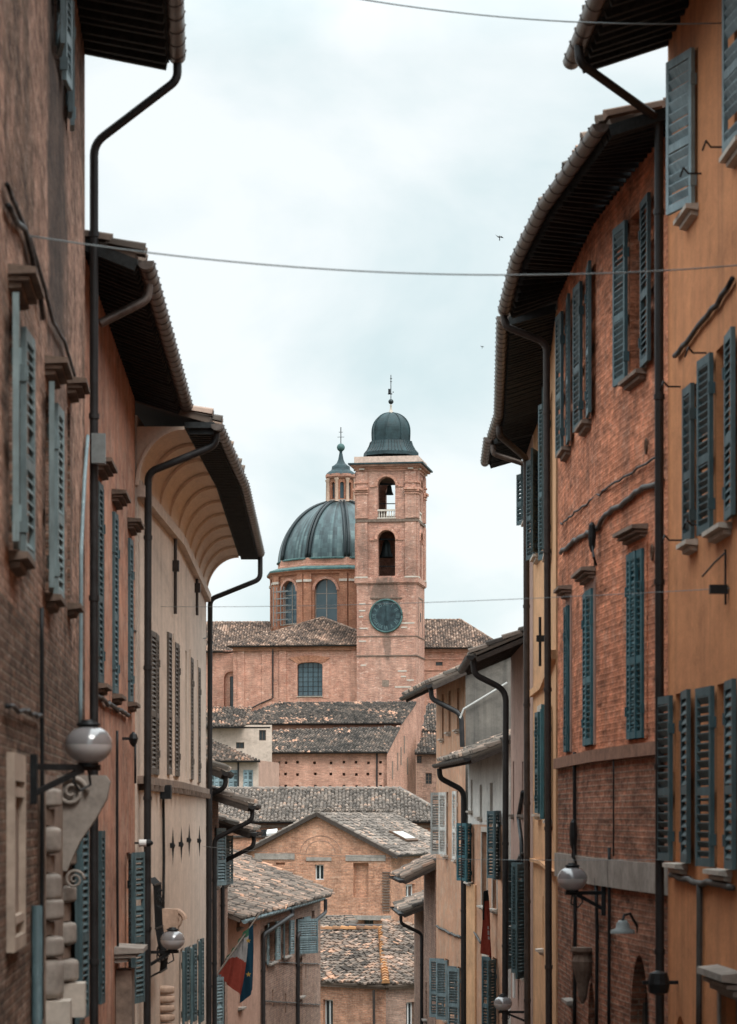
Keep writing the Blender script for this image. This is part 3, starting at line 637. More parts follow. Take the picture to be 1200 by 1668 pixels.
def portal(root, sg):
    """door surround: two columns of rounded blocks with dark joints, a scrolled console above"""
    u, Y = sg.hit(66); u2, Y2 = sg.hit(94); mb = MB()
    mb.box(sg.at((u+u2)/2, (gz(1262, Y)-6)/2, .03), u2-u+.6, .06, gz(1262, Y)+6, sg.rz); base = mb.build('door_surround', MT['stone_brown'], root)
    nn = V((sg.n.x, sg.n.y, 0))
    for uu, px, spans in ((u, 66, ((1283, 1316, 1), (1317, 1344, 0), (1345, 1392, 1), (1393, 1420, 0), (1421, 1468, 1), (1462, 1500, 2), (1501, 1522, 0), (1523, 1560, 2), (1558, 1628, 2))), (u2, 94, ((1385, 1410, 1), (1412, 1440, 0), (1441, 1470, 1), (1471, 1500, 0), (1500, 1540, 1), (1541, 1560, 0), (1560, 1600, 2)))):
        Yq = sg.hit(px)[1]
        for ya, yb, k in spans:
            a, b = gz(yb, Yq), gz(ya, Yq); hh = (b-a)/2*.98; w = (.17, .2, .22)[k]; o = (.06, .12, .14)[k]
            prof = [(w*max(0, 1-abs(math.sin(R(t)))**9)**.45, hh*math.sin(R(t))) for t in range(-90, 91, 6)] if k else [(w, -hh), (w, hh)]
            mb = MB(); mb.lathe(sg.at(uu, (a+b)/2, .02), prof, 20, sx=(o+.04)/w, sy=1.0, rot=0)
            mb.build('block', MT['stone' if k else 'stone_dark'], base, smooth=bool(k))
    # console: an S-shaped bracket standing out from the wall, spirals cut on its face
    uc = u2-.1; zt = gz(1258, 23); pr = [(.0, 0), (.46, 0), (.50, -.06), (.47, -.22), (.36, -.42), (.22, -.62), (.13, -.82), (.10, -.9), (0, -.9)]
    mb = MB(); mb.prism([sg.at(uc-.12, zt+z_, x) for x, z_ in pr], V((sg.d.x, sg.d.y, 0))*.26); mb.build('console', MT['stone'], base)
    for cx_, cz, sc in ((.14, -.16, 1.0), (.17, -.98, .62)):
        mb = MB(); pts = [sg.at(uc-.15, zt+cz+math.sin(k*.33)*sc*.15*(1-k/42), cx_+math.cos(k*.33)*sc*.15*(1-k/42)) for k in range(38)]
        mb.tube(pts, [sc*.026*(1-k/70) for k in range(38)], 7); mb.build('scroll', MT['stone'], base, smooth=True)
    for uu, px, y, sx_ in ((u-.05, 66, 1628, .34), (u2, 94, 1600, .3)):
        Yq = sg.hit(px)[1]; mb = MB(); a = gz(y, Yq); mb.box(sg.at(uu, a-.16, .13), sx_, .26, .32, sg.rz); mb.build('plinth', MT['stone_pale'], base)
portal(h, s)
u, Y = s.hit(119)
window(h, s, u-.3, u+.5, gz(1668, Y), gz(1345, Y), shut=('shutter_green', 176, 174), sill=None, shw=.5, rec=.02)
mb = MB(); u, Y = s.hit(50); mb.tube([s.at(u, gz(1475, Y), .05), s.at(u, -6, .05)], .045, 8); mb.build('drain_pipe', MT['shutter_green'], h, smooth=True)

# ---- red plaster house
LP2 = [(-3.29, 30.05), (-3.66, 40.9)]
h = thing('house', (-3.4, 35, -5), 'faded red plastered house between the tall brown house and the cream one', 'house'); H2 = h
op = [W(161, 790, 1115, .9, shut=('shutter_green', 3, 2), soff=.015, hood='stone_dark', sill='stone_dark', shw=.44),
      W(186, 838, 1132, .9, shut=('shutter_green', 3, 2), soff=.015, hood='stone_dark', sill='stone_dark', shw=.44),
      W(211, 880, 1145, .9, shut=('shutter_green', 3, 2), soff=.015, hood='stone_dark', sill='stone_dark', shw=.44),
      W(153, 1352, 1640, .6, shut=('shutter_green', 176, 176), sill=None, shw=.35),
      W(209, 1388, 1640, 1.0, shut=('shutter_green', 172, 166), sill=None, shw=.52)]
s2 = facade(h, 'stucco_red', LP2, 1, -10, 6.55, op, 6)
eaves(h, LP2, [(-2.67, 30.1), (-2.94, 40.9)], 6.62, 6.38, 1, .28, 5, 'tile_warm', raft=.26, gtrim=(.012, 0), step=.4)
downpipe(h, [V((-2.6, 30.9, 6.3)), V((-2.62, 30.9, 6.12)), V((-3.16, 30.7, 5.8))], .053, 'gutter', False)
wall_cable(h, s2, [(146, 1128), (175, 1148), (205, 1165), (226, 1175)], .03, 'iron')
wall_cable(h, s2, [(186, 1190), (186, 1400), (187, 1540)], .02, 'iron')
wall_cable(h, s2, [(216, 1210), (216, 1275), (226, 1278)], .02, 'iron')
u, Y = s2[0].hit(190); mb = hood_mb(s2[0], u-.5, u+.5, gz(1565, Y), .4, .1, .22); mb.build('door_hood', MT['stone'], h)
mb = MB(); mb.box(s2[0].at(u, gz(1625, Y), .12), .7, .22, .8, s2[0].rz); mb.build('stone_bracket', MT['stone_brown'], h)
u, Y = s2[0].hit(199); mb = MB(); mb.lathe(s2[0].at(u, gz(1203, Y), .16), [(.01,-.12),(.05,-.07),(.07,0),(.05,.06),(.01,.1)], 8); mb.bar(s2[0].at(u, gz(1203,Y), 0), s2[0].at(u, gz(1203,Y), .2), .04, .04)
mb.build('bell_box', MT['iron'], h)

# ---- cream house with the vaulted eaves
LP3 = [(-3.63, 40.95), (-3.52, 48.3), (-3.80, 61.1)]
h = thing('house', (-3.6, 50, -6), 'pale cream plastered house with scalloped vaulted eaves and a row of tall dark windows', 'house'); H3 = h
op = [W(250, 1030, 1262, 1.35, shut=('shutter_brown', 2, 2), sill=None, shw=.65, soff=.012, surround='stucco_cream'), W(274, 1030, 1262, .55, shut=('shutter_brown', 2, None), sill=None, shw=.5, soff=.012), W(287, 1048, 1265, 1.0, shut=('shutter_brown', 2, 2), sill=None, soff=.012, surround='stucco_cream', shw=.48),
      W(303, 1060, 1268, .5, sill=None), W(311, 1072, 1270, 1.0, shut=('shutter_brown', 2, 2), sill=None, soff=.012, surround='stucco_cream', shw=.48), W(323, 1088, 1275, .95, shut=('shutter_brown', 2, 2), sill=None, soff=.012, surround='stucco_cream', shw=.46),
      W(296, 1545, 1668, 1.0, shut=('shutter_green', 176, 176), sill=None, shw=.5), W(309, 1540, 1668, 1.0, shut=('shutter_green', 176, 176), sill=None, shw=.5), W(322, 1530, 1668, .9, shut=('shutter_green', 176, 176), sill=None, shw=.45)]
s3 = facade(h, 'stucco_cream', LP3, 1, -11, 6.3, op, 6, rec=.16)
EP3 = [(-2.47, 40.95), (-2.40, 48.3), (-2.62, 61.1)]
# roof without the flat soffit
tm = MB(); Wv = [V(p) for p in LP3]; Ev = [V(p) for p in EP3]
for i in range(2):
    e0, e1 = Ev[i], Ev[i+1]; d = V((-1, 0))
    tiles(tm, [V((*e0, 6.30)), V((*e1, 6.30)), V((*(e1+d*5), 7.7)), V((*(e0+d*5), 7.7))], .21, .4, 4, .015)
rf = tm.build('roof', MT['tile_warm'], h, uv=False)
mb = MB()
for i in range(2):
    e0, e1 = Ev[i], Ev[i+1]; d = V((-.42, 0))
    mb.hexa([V((*(e0+V((.05,0))),6.19)), V((*(e1+V((.05,0))),6.19)), V((*(e1+d),6.19)), V((*(e0+d),6.19))], [V((*(e0+V((.05,0))),6.10)), V((*(e1+V((.05,0))),6.10)), V((*(e1+d),6.10)), V((*(e0+d),6.10))])
    n = int((e1-e0).length/.22)
    for k in range(n):
        p = e0.lerp(e1, (k+.5)/n); mb.box((p.x-.16, p.y, 6.055), .4, .09, .09)
mb.build('eaves_board', MT['soffit'], rf)
gutter(h, EP3, 6.16, 1, .1, .42)
# scalloped cove, each bay hollowed between ribs
bays = []
for i, nb in ((0, 4), (1, 6)):
    for k in range(nb): bays.append((Wv[i].lerp(Wv[i+1], k/nb), Wv[i].lerp(Wv[i+1], (k+1)/nb), Ev[i].lerp(Ev[i+1], k/nb), Ev[i].lerp(Ev[i+1], (k+1)/nb)))
mb = MB(); NU, NV = 14, 12
for w0, w1, e0, e1 in bays:
    g = []
    for a in range(NU+1):
        t = a/NU; w = w0.lerp(w1, t); e = e0.lerp(e1, t)-V((.42, 0)); bul = math.sin(math.pi*t)**.6
        row = []
        for b in range(NV+1):
            v = b/NV*math.pi/2; x = (1-math.cos(v)); z = math.sin(v); k = .17*bul*math.sin(2*v)**.7 if 0 < b < NV else 0
            p = w+(e-w)*max(x-k*.8, 0.004); row.append(V((p.x, p.y, 5.22+.9*min(z+k*.55, 1.0))))
        g.append(row)
    for a in range(NU):
        for b in range(NV): mb.poly(g[a][b], g[a+1][b], g[a+1][b+1], g[a][b+1])
cv = mb.build('cove', MT['cove_cream'], h, smooth=True); smooth_by_angle(cv, 35)
for w0, w1, e0, e1 in bays+[(bays[-1][1], None, bays[-1][3], None)]:
    mb = MB(); pa = []
    for b in range(13):
        v = b/12*math.pi/2; p = w0+(e0-V((.42, 0))-w0)*(1-math.cos(v)); pa.append(V((p.x, p.y, 5.2+.89*math.sin(v))))
    for p, q in zip(pa, pa[1:]): mb.bar(p, q, .10, .05)
    mb.build('rib', MT['cove_cream'], cv)
mb = MB(); a = V((*Wv[0], 0)); e = Ev[0]-V((.4, 0)); fan = [V((Wv[0].x, 41.0, 6.12))]
for b in range(13):
    v = b/12*math.pi/2; fan.append(V((Wv[0].x+(e.x-Wv[0].x)*(1-math.cos(v)), 41.0, 5.2+.92*math.sin(v))))
mb.prism(fan, V((0, -.06, 0))); mb.build('cheek', MT['cove_cream'], h)
course(h, s3, 5.02, 5.2, .12, 'stucco_cream', 'cornice'); 
course(h, s3, 5.2, 5.28, .07, 'stucco_cream', 'cornice')
course(h, s3, .52, .64, .09, 'stone_brown', 'sill_course')
for sg in s3:
    for k in range(int(sg.L/.9)):
        m2 = MB(); m2.box(sg.at(.4+k*.9, .47, .06), .2, .14, .1, sg.rz); m2.build('corbel', MT['stone_dark'], h)
for px, yt, yb in ((281, 870, 1000), (317, 928, 1002)):
    for sg in s3:
        u, Y = sg.hit(px)
        if 0 < u < sg.L: m2 = MB(); m2.tube([sg.at(u, gz(yt, Y), .05), sg.at(u, gz(yb, Y), .05)], .035, 6); m2.box(sg.at(u, gz(yt+.4*(yb-yt), Y), .06), .1, .12, .2, sg.rz); m2.build('anchor_bar', MT['pipe_brown'], h); break
for px, py in ((277, 1377), (291, 1375), (304, 1368), (321, 1369)):
    for sg in s3:
        u, Y = sg.hit(px)
        if 0 < u < sg.L:
            z = gz(py, Y); m2 = MB(); c = sg.at(u, z, .02)
            m2.lathe(sg.at(u, z, .05), [(0, -.36), (.02, -.06), (.045, 0), (.02, .05), (0, .34)], 6)
            m2.box(c, .09, .09, .09, sg.rz); m2.build('vent', MT['iron'], h); break
wall_cable(h, s3, [(262, 1282), (263, 1400), (262, 1480)], .025, 'iron')
u, Y = s3[0].hit(261); mb = MB(); mb.box(s3[0].at(u, gz(1290, Y), .1), .2, .18, .24, s3[0].rz); mb.build('junction_box', MT['iron'], h)
# wrought iron grille and a carved stone scroll low on the cream front
sg = s3[0]; u, Y = sg.hit(246); z0, z1 = gz(1590, Y), gz(1430, Y); mb = MB()
for k in range(9):
    uu = u-.55+k*.14; mb.tube([sg.at(uu, z1, .0), sg.at(uu, z1-.1, .1), sg.at(uu, (z0+z1)/2, .13), sg.at(uu, z0+.3, .22), sg.at(uu, z0+.1, .2), sg.at(uu, z0, .0)], .012, 5)
for zz_, oo in ((z1-.1, .1), ((z0+z1)/2, .13), (z0+.3, .22), (z0+.1, .2)): mb.bar(sg.at(u-.6, zz_, oo), sg.at(u+.62, zz_, oo), .03, .03)
for k in range(7):
    c = (RND.uniform(-.5, .5), RND.uniform(.1, .9)); mb.tube([sg.at(u+c[0], z0+(z1-z0)*c[1]+math.sin(a*.6)*.09, .16+.05*math.cos(a*.6)) for a in range(10)], .012, 5)
mb.build('window_grille', MT['iron'], h)
u, Y = sg.hit(262); mb = MB(); zc = gz(1498, Y)
mb.tube([sg.at(u, zc+math.sin(k*.35)*.17*(1-k/40), .24+math.cos(k*.35)*.17*(1-k/40)) for k in range(34)], [.055*(1-k/60) for k in range(34)], 7)
mb.prism([sg.at(u-.1, zc+.2, 0), sg.at(u-.1, zc+.18, .3), sg.at(u-.1, zc-.25, .3), sg.at(u-.1, zc-.6, .1), sg.at(u-.1, zc-.6, 0)], V((sg.d.x*.25, sg.d.y*.25, 0))); mb.build('carved_scroll', MT['stone_pink'], h)
for k in range(5):
    mb = MB(); mb.lathe(sg.at(u, gz(1612+k*15, Y), .08), [(.16*(1-abs(math.sin(R(t)))**4)**.4 if abs(t) < 90 else 0, .075*math.sin(R(t))) for t in range(-90, 91, 15)], 14); mb.build('block', MT['stone_pink'], h, smooth=True)
downpipe(h, [V((-2.4, 41.2, 6.12)), V((-2.42, 41.2, 5.86)), V((-3.47, 41.1, 5.42)), V((-3.50, 41.1, -11))], .06, 'pipe_dark')
downpipe(h, [V((-2.53, 61.0, 6.1)), V((-2.53, 61.0, 5.55)), V((-3.70, 61.0, 5.08)), V((-3.74, 61.0, -11))], .06, 'pipe_dark')

# ---- low brick houses stepping down after the cream one
def small_house(label, pts, side, z_e, over, slope, mat, tile, ops=(), z0=-13, soffit='soffit_brown', pipe=None, depth=6, back=5, gmat='pipe_dark', endmat=None, raft=.4, lower=None):
    n0 = Seg(pts[0], pts[1], side).n; n1 = Seg(pts[-2], pts[-1], side).n
    h = thing('house', (*pts[0], z0), label, 'house'); zw = z_e+over*slope
    sg = facade(h, mat, pts, side, z0, zw, ops, depth, lower=lower)
    E = []
    for i, p in enumerate(pts):
        n = n0 if i == 0 else n1; E.append(V(p).to_2d()+n*over)
    E[0] = E[0]-sg[0].d*.25; Wp = [V(p).to_2d() for p in pts]; Wp[0] = Wp[0]-sg[0].d*.25
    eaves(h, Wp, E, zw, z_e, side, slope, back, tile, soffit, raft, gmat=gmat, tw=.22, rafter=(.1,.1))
    end_wall(h, endmat or mat, sg[0], depth, z0, zw, slope)
    end_wall(h, mat, sg[-1], depth, z0, zw, slope, far=True)
    if pipe:
        a = E[0]+sg[0].d*.15+sg[0].n*.08; b = Wp[0]+sg[0].d*.35+sg[0].n*.08
        downpipe(h, [V((*a, z_e)), V((*a, z_e-.3)), V((*b, z_e-.3-over*.5)), V((*b, z0))], .06, 'pipe_dark')
    return h, sg
small_house('low brick house with mossy tiled eaves just past the cream house', [(-3.86, 61.4), (-3.95, 65)], 1, gz(1262, 62), .42, .4, 'brick_grey', 'tile_old', pipe=True)
HB4, s4 = small_house('narrow brick house with grey closed shutters under thick brown tiled eaves', [(-3.93, 65.2), (-4.02, 70)], 1, gz(1316, 65.5), .95, .32, 'brick_grey', 'tile_warm',
    ops=[W(351, 1348, 1442, 1.3, shut=('shutter_mid', 18, 8), sill='stone', shw=.66), W(349, 1590, 1720, 1.0, shut=('shutter_mid', 20, 170), sill='stone', shw=.5)], pipe=True)
small_house('brick house with sagging dark eaves behind the grey closed shutters', [(-4.02, 70.4), (-4.1, 76)], 1, gz(1360, 70.5), .85, .34, 'brick_grey', 'tile_old', pipe=True,
    ops=[W(365, 1360, 1440, 1.2, shut=('shutter_mid', 18, 8), sill='stone', shw=.6)])
# ---- flag house with the long tiled roof
FP = [(-4.2, 77.5), (-3.44, 83.0), (-1.86, 101)]
h = thing('house', (-3.4, 88, -9), 'long brick and pink house behind the flags, broad tiled roof falling to the street', 'house'); H5 = h
sA = facade(h, 'stucco_pink', FP[:2], 1, -13, -2.85, [W(388, 1490, 1510, .5, frame='stone', grid=(0,0)), W(408, 1485, 1505, .4, frame='stone', grid=(0,0)), W(391, 1600, 1640, .6, frame='white_frame')], 7)
sB = facade(h, 'brick_grey', FP[1:], 1, -13, -2.85, [W(441, 1502, 1567, 1.9, shut=('shutter_mid', 176, 176), sill='stone', shw=.7), W(465, 1500, 1557, 1.7, shut=('shutter_mid', 172, 172), sill='stone', shw=.55), W(487, 1495, 1552, 1.9, shut=('shutter_mid', 40, 172), sill='stone', shw=1.0), W(510, 1483, 1527, 1.0, frame='white_frame', sill='stone'), W(490, 1560, 1622, .9, frame='stone', sill='stone'),
     W(444, 1612, 1640, .4, grid=(0,0), frame='stone', sill=None), W(465, 1618, 1650, .4, grid=(0,0), frame='stone', sill=None), W(498, 1570, 1594, .3, grid=(0,0), frame='stone', sill=None)], 7, name='side_wall')
ed = V((.1285, .9917)); en = V((.9917, -.1285)); e0 = V((-4.2, 77.0))+en*.45; e1 = V((-1.86, 101.6))+en*.45; bk = 5.6; sl = .405
tm = MB(); ze = -3.0
tiles(tm, [V((*e0, ze)), V((*e1, ze)), V((*(e1-en*bk), ze+sl*bk)), V((*(e0-en*bk), ze+sl*bk))], .19, .35, 4, .03)
ridge(tm, V((*(e0-en*bk), ze+sl*bk+.02)), V((*(e1-en*bk), ze+sl*bk+.02)), .14)
ridge(tm, V((*e1, ze+.03)), V((*(e1-en*bk), ze+sl*bk+.03)), .12)
bb = bk*2
tiles(tm, [V((*(e1-en*bb), ze)), V((*(e0-en*bb), ze)), V((*(e0-en*bk), ze+sl*bk)), V((*(e1-en*bk), ze+sl*bk))], .22, .42, 3, .03)
tm.build('roof', MT['tile_warm'], h, uv=False)
gutter(h, [e0+en*.02, e1-ed*3.2+en*.02], ze-.06, 1, .1, .8, 'shutter_mid')
sg = sB[-1]; mb = MB(); a = sg.at(sg.L, -13); 
mb.prism([V((*(V((-1.86,101))-en*0), -13)), V((*(V((-1.86,101))-en*10), -13)), V((*(V((-1.86,101))-en*10), ze+.1)), V((*(V((-1.86,101))-en*5.2), ze+sl*5.4)), V((*(V((-1.86,101))), ze+.1))], V((-ed.x*.05, -ed.y*.05, 0))); mb.build('gable_wall', MT['brick_grey'], h)
uu, Y = sB[0].hit(424); b = sB[0].at(max(uu, .05), 0, .09); a = sB[0].at(max(uu, .05)+4.5, 0, .5)
downpipe(h, [V((a.x, a.y, -3.1)), V((a.x, a.y, -3.3)), V((b.x, b.y, -3.75)), V((b.x, b.y, -13))], .07, 'pipe_dark')
uu, Y = sB[0].hit(481); b = sB[0].at(uu, 0, .09); a = sB[0].at(uu+5.5, 0, .5)
downpipe(h, [V((a.x, a.y, -3.1)), V((a.x, a.y, -3.6)), V((b.x, b.y, -4.2)), V((b.x, b.y, -13))], .07, 'pipe_dark')
wall_cable(h, sB, [(426, 1566), (470, 1568), (520, 1570)], .02, 'cable'); wall_cable(h, sB, [(426, 1630), (470, 1633), (520, 1636)], .02, 'cable')

# ================================================================== RIGHT SIDE OF THE STREET
def xr1(Y): return 3.44+.04*(30-Y)
RP = [(xr1(6), 6), (xr1(30), 30)]
h = thing('house', (xr1(24), 24, -4), 'orange ochre plastered house nearest on the right, with blue grey slatted shutters', 'house'); K1 = h
op = [W(1127, 92, 345, .72, shut=('shutter_grey', 17, None), sill='stone_pale', shw=.62, pitch=.11), W(1207, -60, 238, .75, shut=('shutter_grey', 5, None), sill='stone_pale', shw=.7, pitch=.09),
      W(1129, 628, 882, .5, shut=('shutter_green', 2, None), sill='stone_pale', shw=.48, pitch=.1), W(1178, 560, 858, .85, shut=('shutter_green', 177, 176), sill='stone_pale', shw=.56),
      W(1109, 1128, 1405, .8, shut=('shutter_green', 177, 175), sill='stone_pale', shw=.62, pitch=.09), W(1179, 1112, 1415, .8, shut=('shutter_green', 177, 175), sill='stone_pale', shw=.62, pitch=.09),
      W(1190, 1625, 1720, 1.1, sill=None, frame='stone', surround='stone'), W(1108, 1655, 1720, .7, sill=None, arch=True)]
t1 = facade(h, 'stucco_orange', RP, -1, -9, 8.95, op, 6)
eaves(h, RP, [(xr1(6)-1.02, 6), (xr1(30)-1.02, 30)], 8.95, 8.62, -1, .3, 5, 'tile_warm', raft=.3)
downpipe(h, [V((2.34, 29.1, 8.60)), V((2.36, 29.1, 8.40)), V((3.34, 30.02, 8.02)), V((3.36, 30.05, -9))], .052, 'pipe_dark')
sg = t1[0]
wall_cable(h, t1, [(1104, 580), (1130, 550), (1165, 505), (1199, 455)], .03, 'iron')
wall_cable(h, t1, [(1098, 1425), (1120, 1430), (1143, 1437), (1175, 1440), (1199, 1444)], .035, 'cable')
wall_cable(h, t1, [(1145, 1437), (1145, 1500), (1144, 1668)], .035, 'cable')
u, Y = sg.hit(1190); hood_mb(sg, u-.55, u+.55, gz(1618, Y), .22, .2, .25).build('door_hood', MT['stone'], h)
def hook(root, sg, px, py, mat='iron'):
    u, Y = sg.hit(px); z = gz(py, Y); mb = MB()
    mb.tube([sg.at(u, z, 0), sg.at(u, z, .14), sg.at(u-.05, z+.05, .2), sg.at(u-.1, z, .22), sg.at(u-.08, z-.06, .24)], .011, 6); mb.build('shutter_hook', MT[mat], root)
for px, py in ((1142, 283), (1180, 240), (1108, 630), (1110, 880), (1150, 575), (1147, 855)): hook(h, sg, px, py)
u, Y = sg.hit(1186); z = gz(960, Y); mb = MB(); mb.tube([sg.at(u, gz(895, Y), .03), sg.at(u, gz(985, Y), .03)], .012, 6); mb.box(sg.at(u, z, .1), .07, .18, .09, sg.rz); mb.tube([sg.at(u, gz(900,Y), .03), sg.at(u+.3, gz(912,Y), .09), sg.at(u+.6, gz(930,Y), .16)], .01, 6); mb.build('wire_bracket', MT['iron'], h)
mb = MB(); u, Y = sg.hit(1104); mb.lathe(sg.at(u, gz(1602, Y), .22), [(.02,-.13),(.11,-.1),(.13,0),(.1,.12),(.02,.15)], 12); mb.bar(sg.at(u, gz(1600,Y), 0), sg.at(u, gz(1600,Y), .4), .04, .04); mb.build('wall_spotlight', MT['iron'], h)

# ---- red brick house
RP2 = [(3.62, 29.9), (3.29, 32.9), (3.07, 35.4), (2.99, 38.5), (2.95, 40.7)]
EP2 = [(2.76, 30.0), (2.60, 31.75), (2.37, 34), (2.21, 37.1), (2.22, 41.0)]
h = thing('house', (3.2, 35, -5), 'red washed brick house on the right with a curved front, dark eaves and teal shutters', 'house'); K2 = h
op = [W(1037, 345, 612, 1.0, shut=('shutter_green', 177, 176), sill='stone_brown', shw=.56), W(957, 447, 690, .8, shut=('shutter_green', 177, 176), sill='stone_brown', shw=.56), W(925, 497, 733, .8, shut=('shutter_green', 177, 176), sill='stone_brown', shw=.54),
      W(1033, 900, 1205, 1.3, soff=.03, shut=('shutter_blue', 2, 2), hood='stone_brown', surround='brick_red', sill=None, sz=None, shw=.64), W(961, 962, 1215, 1.05, soff=.03, shut=('shutter_blue', 2, 2), hood='stone_brown', surround='stucco_mauve', sill=None, shw=.52), W(929, 985, 1225, 1.0, soff=.03, shut=('shutter_blue', 2, 2), hood='stone_brown', surround='stucco_mauve', sill=None, shw=.49),
      W(931, 1518, 1625, 1.15, arch=1.0, sill='stone', frame='wood'), W(964, 1600, 1720, .95, arch=.45, sill=None, frame='wood'), W(1040, 1555, 1740, 1.2, arch=1.1, sill=None, frame='wood')]
t2 = facade(h, 'brick_red', RP2, -1, -10, 8.1, op, 6, lower=(.8, 'brick_red_low'))
eaves(h, RP2, EP2, 8.15, 7.9, -1, .3, 5, 'tile_warm', raft=.24, step=.46)
course(h, t2, .74, .90, .07, 'course_brown')
course(h, t2, -.92, -.56, .06, 'stone', 'stone_band', .5, .1)
downpipe(h, [V((2.13, 41.0, 7.86)), V((2.15, 41.0, 7.70)), V((2.80, 41.05, 7.45)), V((2.86, 41.05, -10))], .055, 'pipe_brown')
wall_cable(h, t2, [(1083, 780), (1070, 790), (1052, 795), (1040, 802), (1015, 822), (985, 845), (980, 858), (940, 880), (917, 902)], .035, 'cable')
wall_cable(h, t2, [(1083, 735), (1050, 760), (1000, 790), (940, 835), (917, 855)], .015, 'iron')
wall_cable(h, t2, [(940, 1225), (940, 1340), (941, 1500), (940, 1668)], .03, 'iron')
wall_cable(h, t2, [(975, 1430), (977, 1520), (976, 1668)], .025, 'iron'); wall_cable(h, t2, [(997, 1380), (997, 1500), (996, 1668)], .025, 'iron')
wall_cable(h, t2, [(1004, 1235), (1004, 1330), (1004, 1400)], .012, 'iron')
for px, py, w, hh in ((976, 875, .11, .4), (945, 1360, .12, .45)):
    for sg in t2:
        u, Y = sg.hit(px)
        if 0 <= u <= sg.L:
            mb = MB(); mb.lathe(sg.at(u, gz(py, Y), .1), [(.02,-hh*.5),(w*.4,-hh*.3),(w*.5,0),(w*.4,hh*.4),(.02,hh*.5)], 8)
            for q in range(5): mb.tube([sg.at(u, gz(py,Y)-hh*.2, .1), sg.at(u+RND.uniform(-.2,.2), gz(py,Y)-hh*.7, .1), sg.at(u+RND.uniform(-.1,.1), gz(py,Y)-hh*.95, .05)], .012, 5)
            mb.build('cable_junction', MT['iron'], h); break
for sg in t2:
    u, Y = sg.hit(963)
    if 0 <= u <= sg.L:
        mb = MB()                                       # carved door head block with cornice
        z = gz(1575, Y); mb.lathe(sg.at(u, z, .12), [(.02,-.5),(.06,-.4),(.09,-.2),(.13,-.05),(.15,.08),(.11,.18),(.16,.22),(.16,.27),(0,.27)], 12); mb.build('carved_keystone', MT['stone_dark'], h)
for px, py in ((1056, 727), (1066, 900)):
    for sg in t2:
        u, Y = sg.hit(px)
        if 0 <= u <= sg.L: mb = MB(); c = sg.at(u, gz(py, Y), .03); mb.tube([c+V((0, sg.d.y*math.cos(a)*.09, math.sin(a)*.09)) for a in [i*math.pi/6 for i in range(13)]], .015, 6); mb.build('wall_ring', MT['rust'], h); break

# ---- yellow house
RP3 = [(2.96, 41.2), (3.41, 50.8), (3.43, 54.4)]
h = thing('house', (3.3, 47, -6), 'yellow ochre house squeezed between dark downpipes after the red brick house', 'house'); K3 = h
op = [W(897, 645, 905, 1.0, shut=('shutter_green', 168, 165), sill='stone_pale', shw=.5), W(876.5, 740, 906, 1.0, shut=('shutter_green', 164, 166), sill='stone_pale', shw=.5),
      W(898, 1150, 1335, 1.0, shut=('shutter_blue', 166, 168), sill='stone_pale', shw=.5), W(879, 1160, 1325, 1.0, shut=('shutter_blue', 4, 4), sill='stone_pale', surround='stone_pale', shw=.5), W(884.5, 1460, 1545, .4, sill='stone_pale', frame='stone', grid=(0,0))]
t3 = facade(h, 'stucco_yellow', RP3, -1, -11, 8.0, op, 6)
eaves(h, RP3, [(2.22, 41.4), (2.66, 51.4), (2.66, 54.4)], 8.05, 7.88, -1, .3, 5, 'tile_warm', raft=.24, step=.42)
course(h, t3, gz(1105, 47), gz(1092, 47), .08, 'stucco_yellow'); course(h, t3, gz(1414, 47), gz(1408, 47), .08, 'stucco_yellow')
for sg in t3:
    u, Y = sg.hit(887)
    if 0 <= u <= sg.L: mb = MB(); mb.tube([sg.at(u, gz(1005, Y), .09), sg.at(u, gz(1085, Y), .09)], .03, 6); mb.box(sg.at(u, gz(1040, Y), .08), .1, .16, .12, sg.rz); mb.build('anchor_bar', MT['iron'], h); break
downpipe(h, [V((2.62, 52.2, 7.80)), V((2.62, 52.2, 7.62)), V((3.28, 54.3, 7.45)), V((3.33, 54.4, -11))], .065, 'pipe_brown')
# ---- mauve house
RP4 = [(3.44, 54.6), (3.5, 58.4)]
h = thing('house', (3.5, 56, -6), 'mauve house with dark green shutters, its tall eaves just past the yellow house', 'house'); K4 = h
op = [W(860, 765, 850, .8, shut=('shutter_green', 164, 160), sill='stone_pale', shw=.45), W(857.5, 1405, 1590, 1.2, shut=('shutter_green', 158, 158), sill='stone_pale', shw=.6)]
t4 = facade(h, 'stucco_mauve', RP4, -1, -11, 8.1, op, 6)
eaves(h, RP4, [(2.6, 54.6), (2.70, 58.5)], 8.1, 7.88, -1, .3, 5, 'tile_warm', raft=.24)
downpipe(h, [V((2.62, 54.8, 7.80)), V((2.62, 54.8, 7.62)), V((3.33, 54.9, 7.4))], .06, 'gutter', False)
h, t5 = small_house('lower mauve house with tiled eaves ending against the tall mauve house', [(3.5, 58.7), (3.5, 64.2)], -1, 3.55, 1.12, .42, 'stucco_mauve', 'tile_old',
    ops=[W(851, 1240, 1326, .5, grid=(0,0), frame='stone', sill='stone'), W(836, 1240, 1326, .5, grid=(0,0), frame='stone', sill='stone'), W(844, 1400, 1575, 1.0, shut=('shutter_green', 150, 160), sill='stone', shw=.55)])
downpipe(h, [V((2.36, 58.7, 3.5)), V((2.38, 58.7, 3.2)), V((3.1, 58.9, 2.85)), V((3.06, 58.9, -11))], .07, 'pipe_dark', True, .25)
K5 = h
wall_cable(h, t5, [(853, 1390), (845, 1404), (834, 1402)], .04, 'cable'); wall_cable(h, t5, [(854, 1290), (847, 1330), (852, 1370), (853, 1420)], .05, 'iron'); 
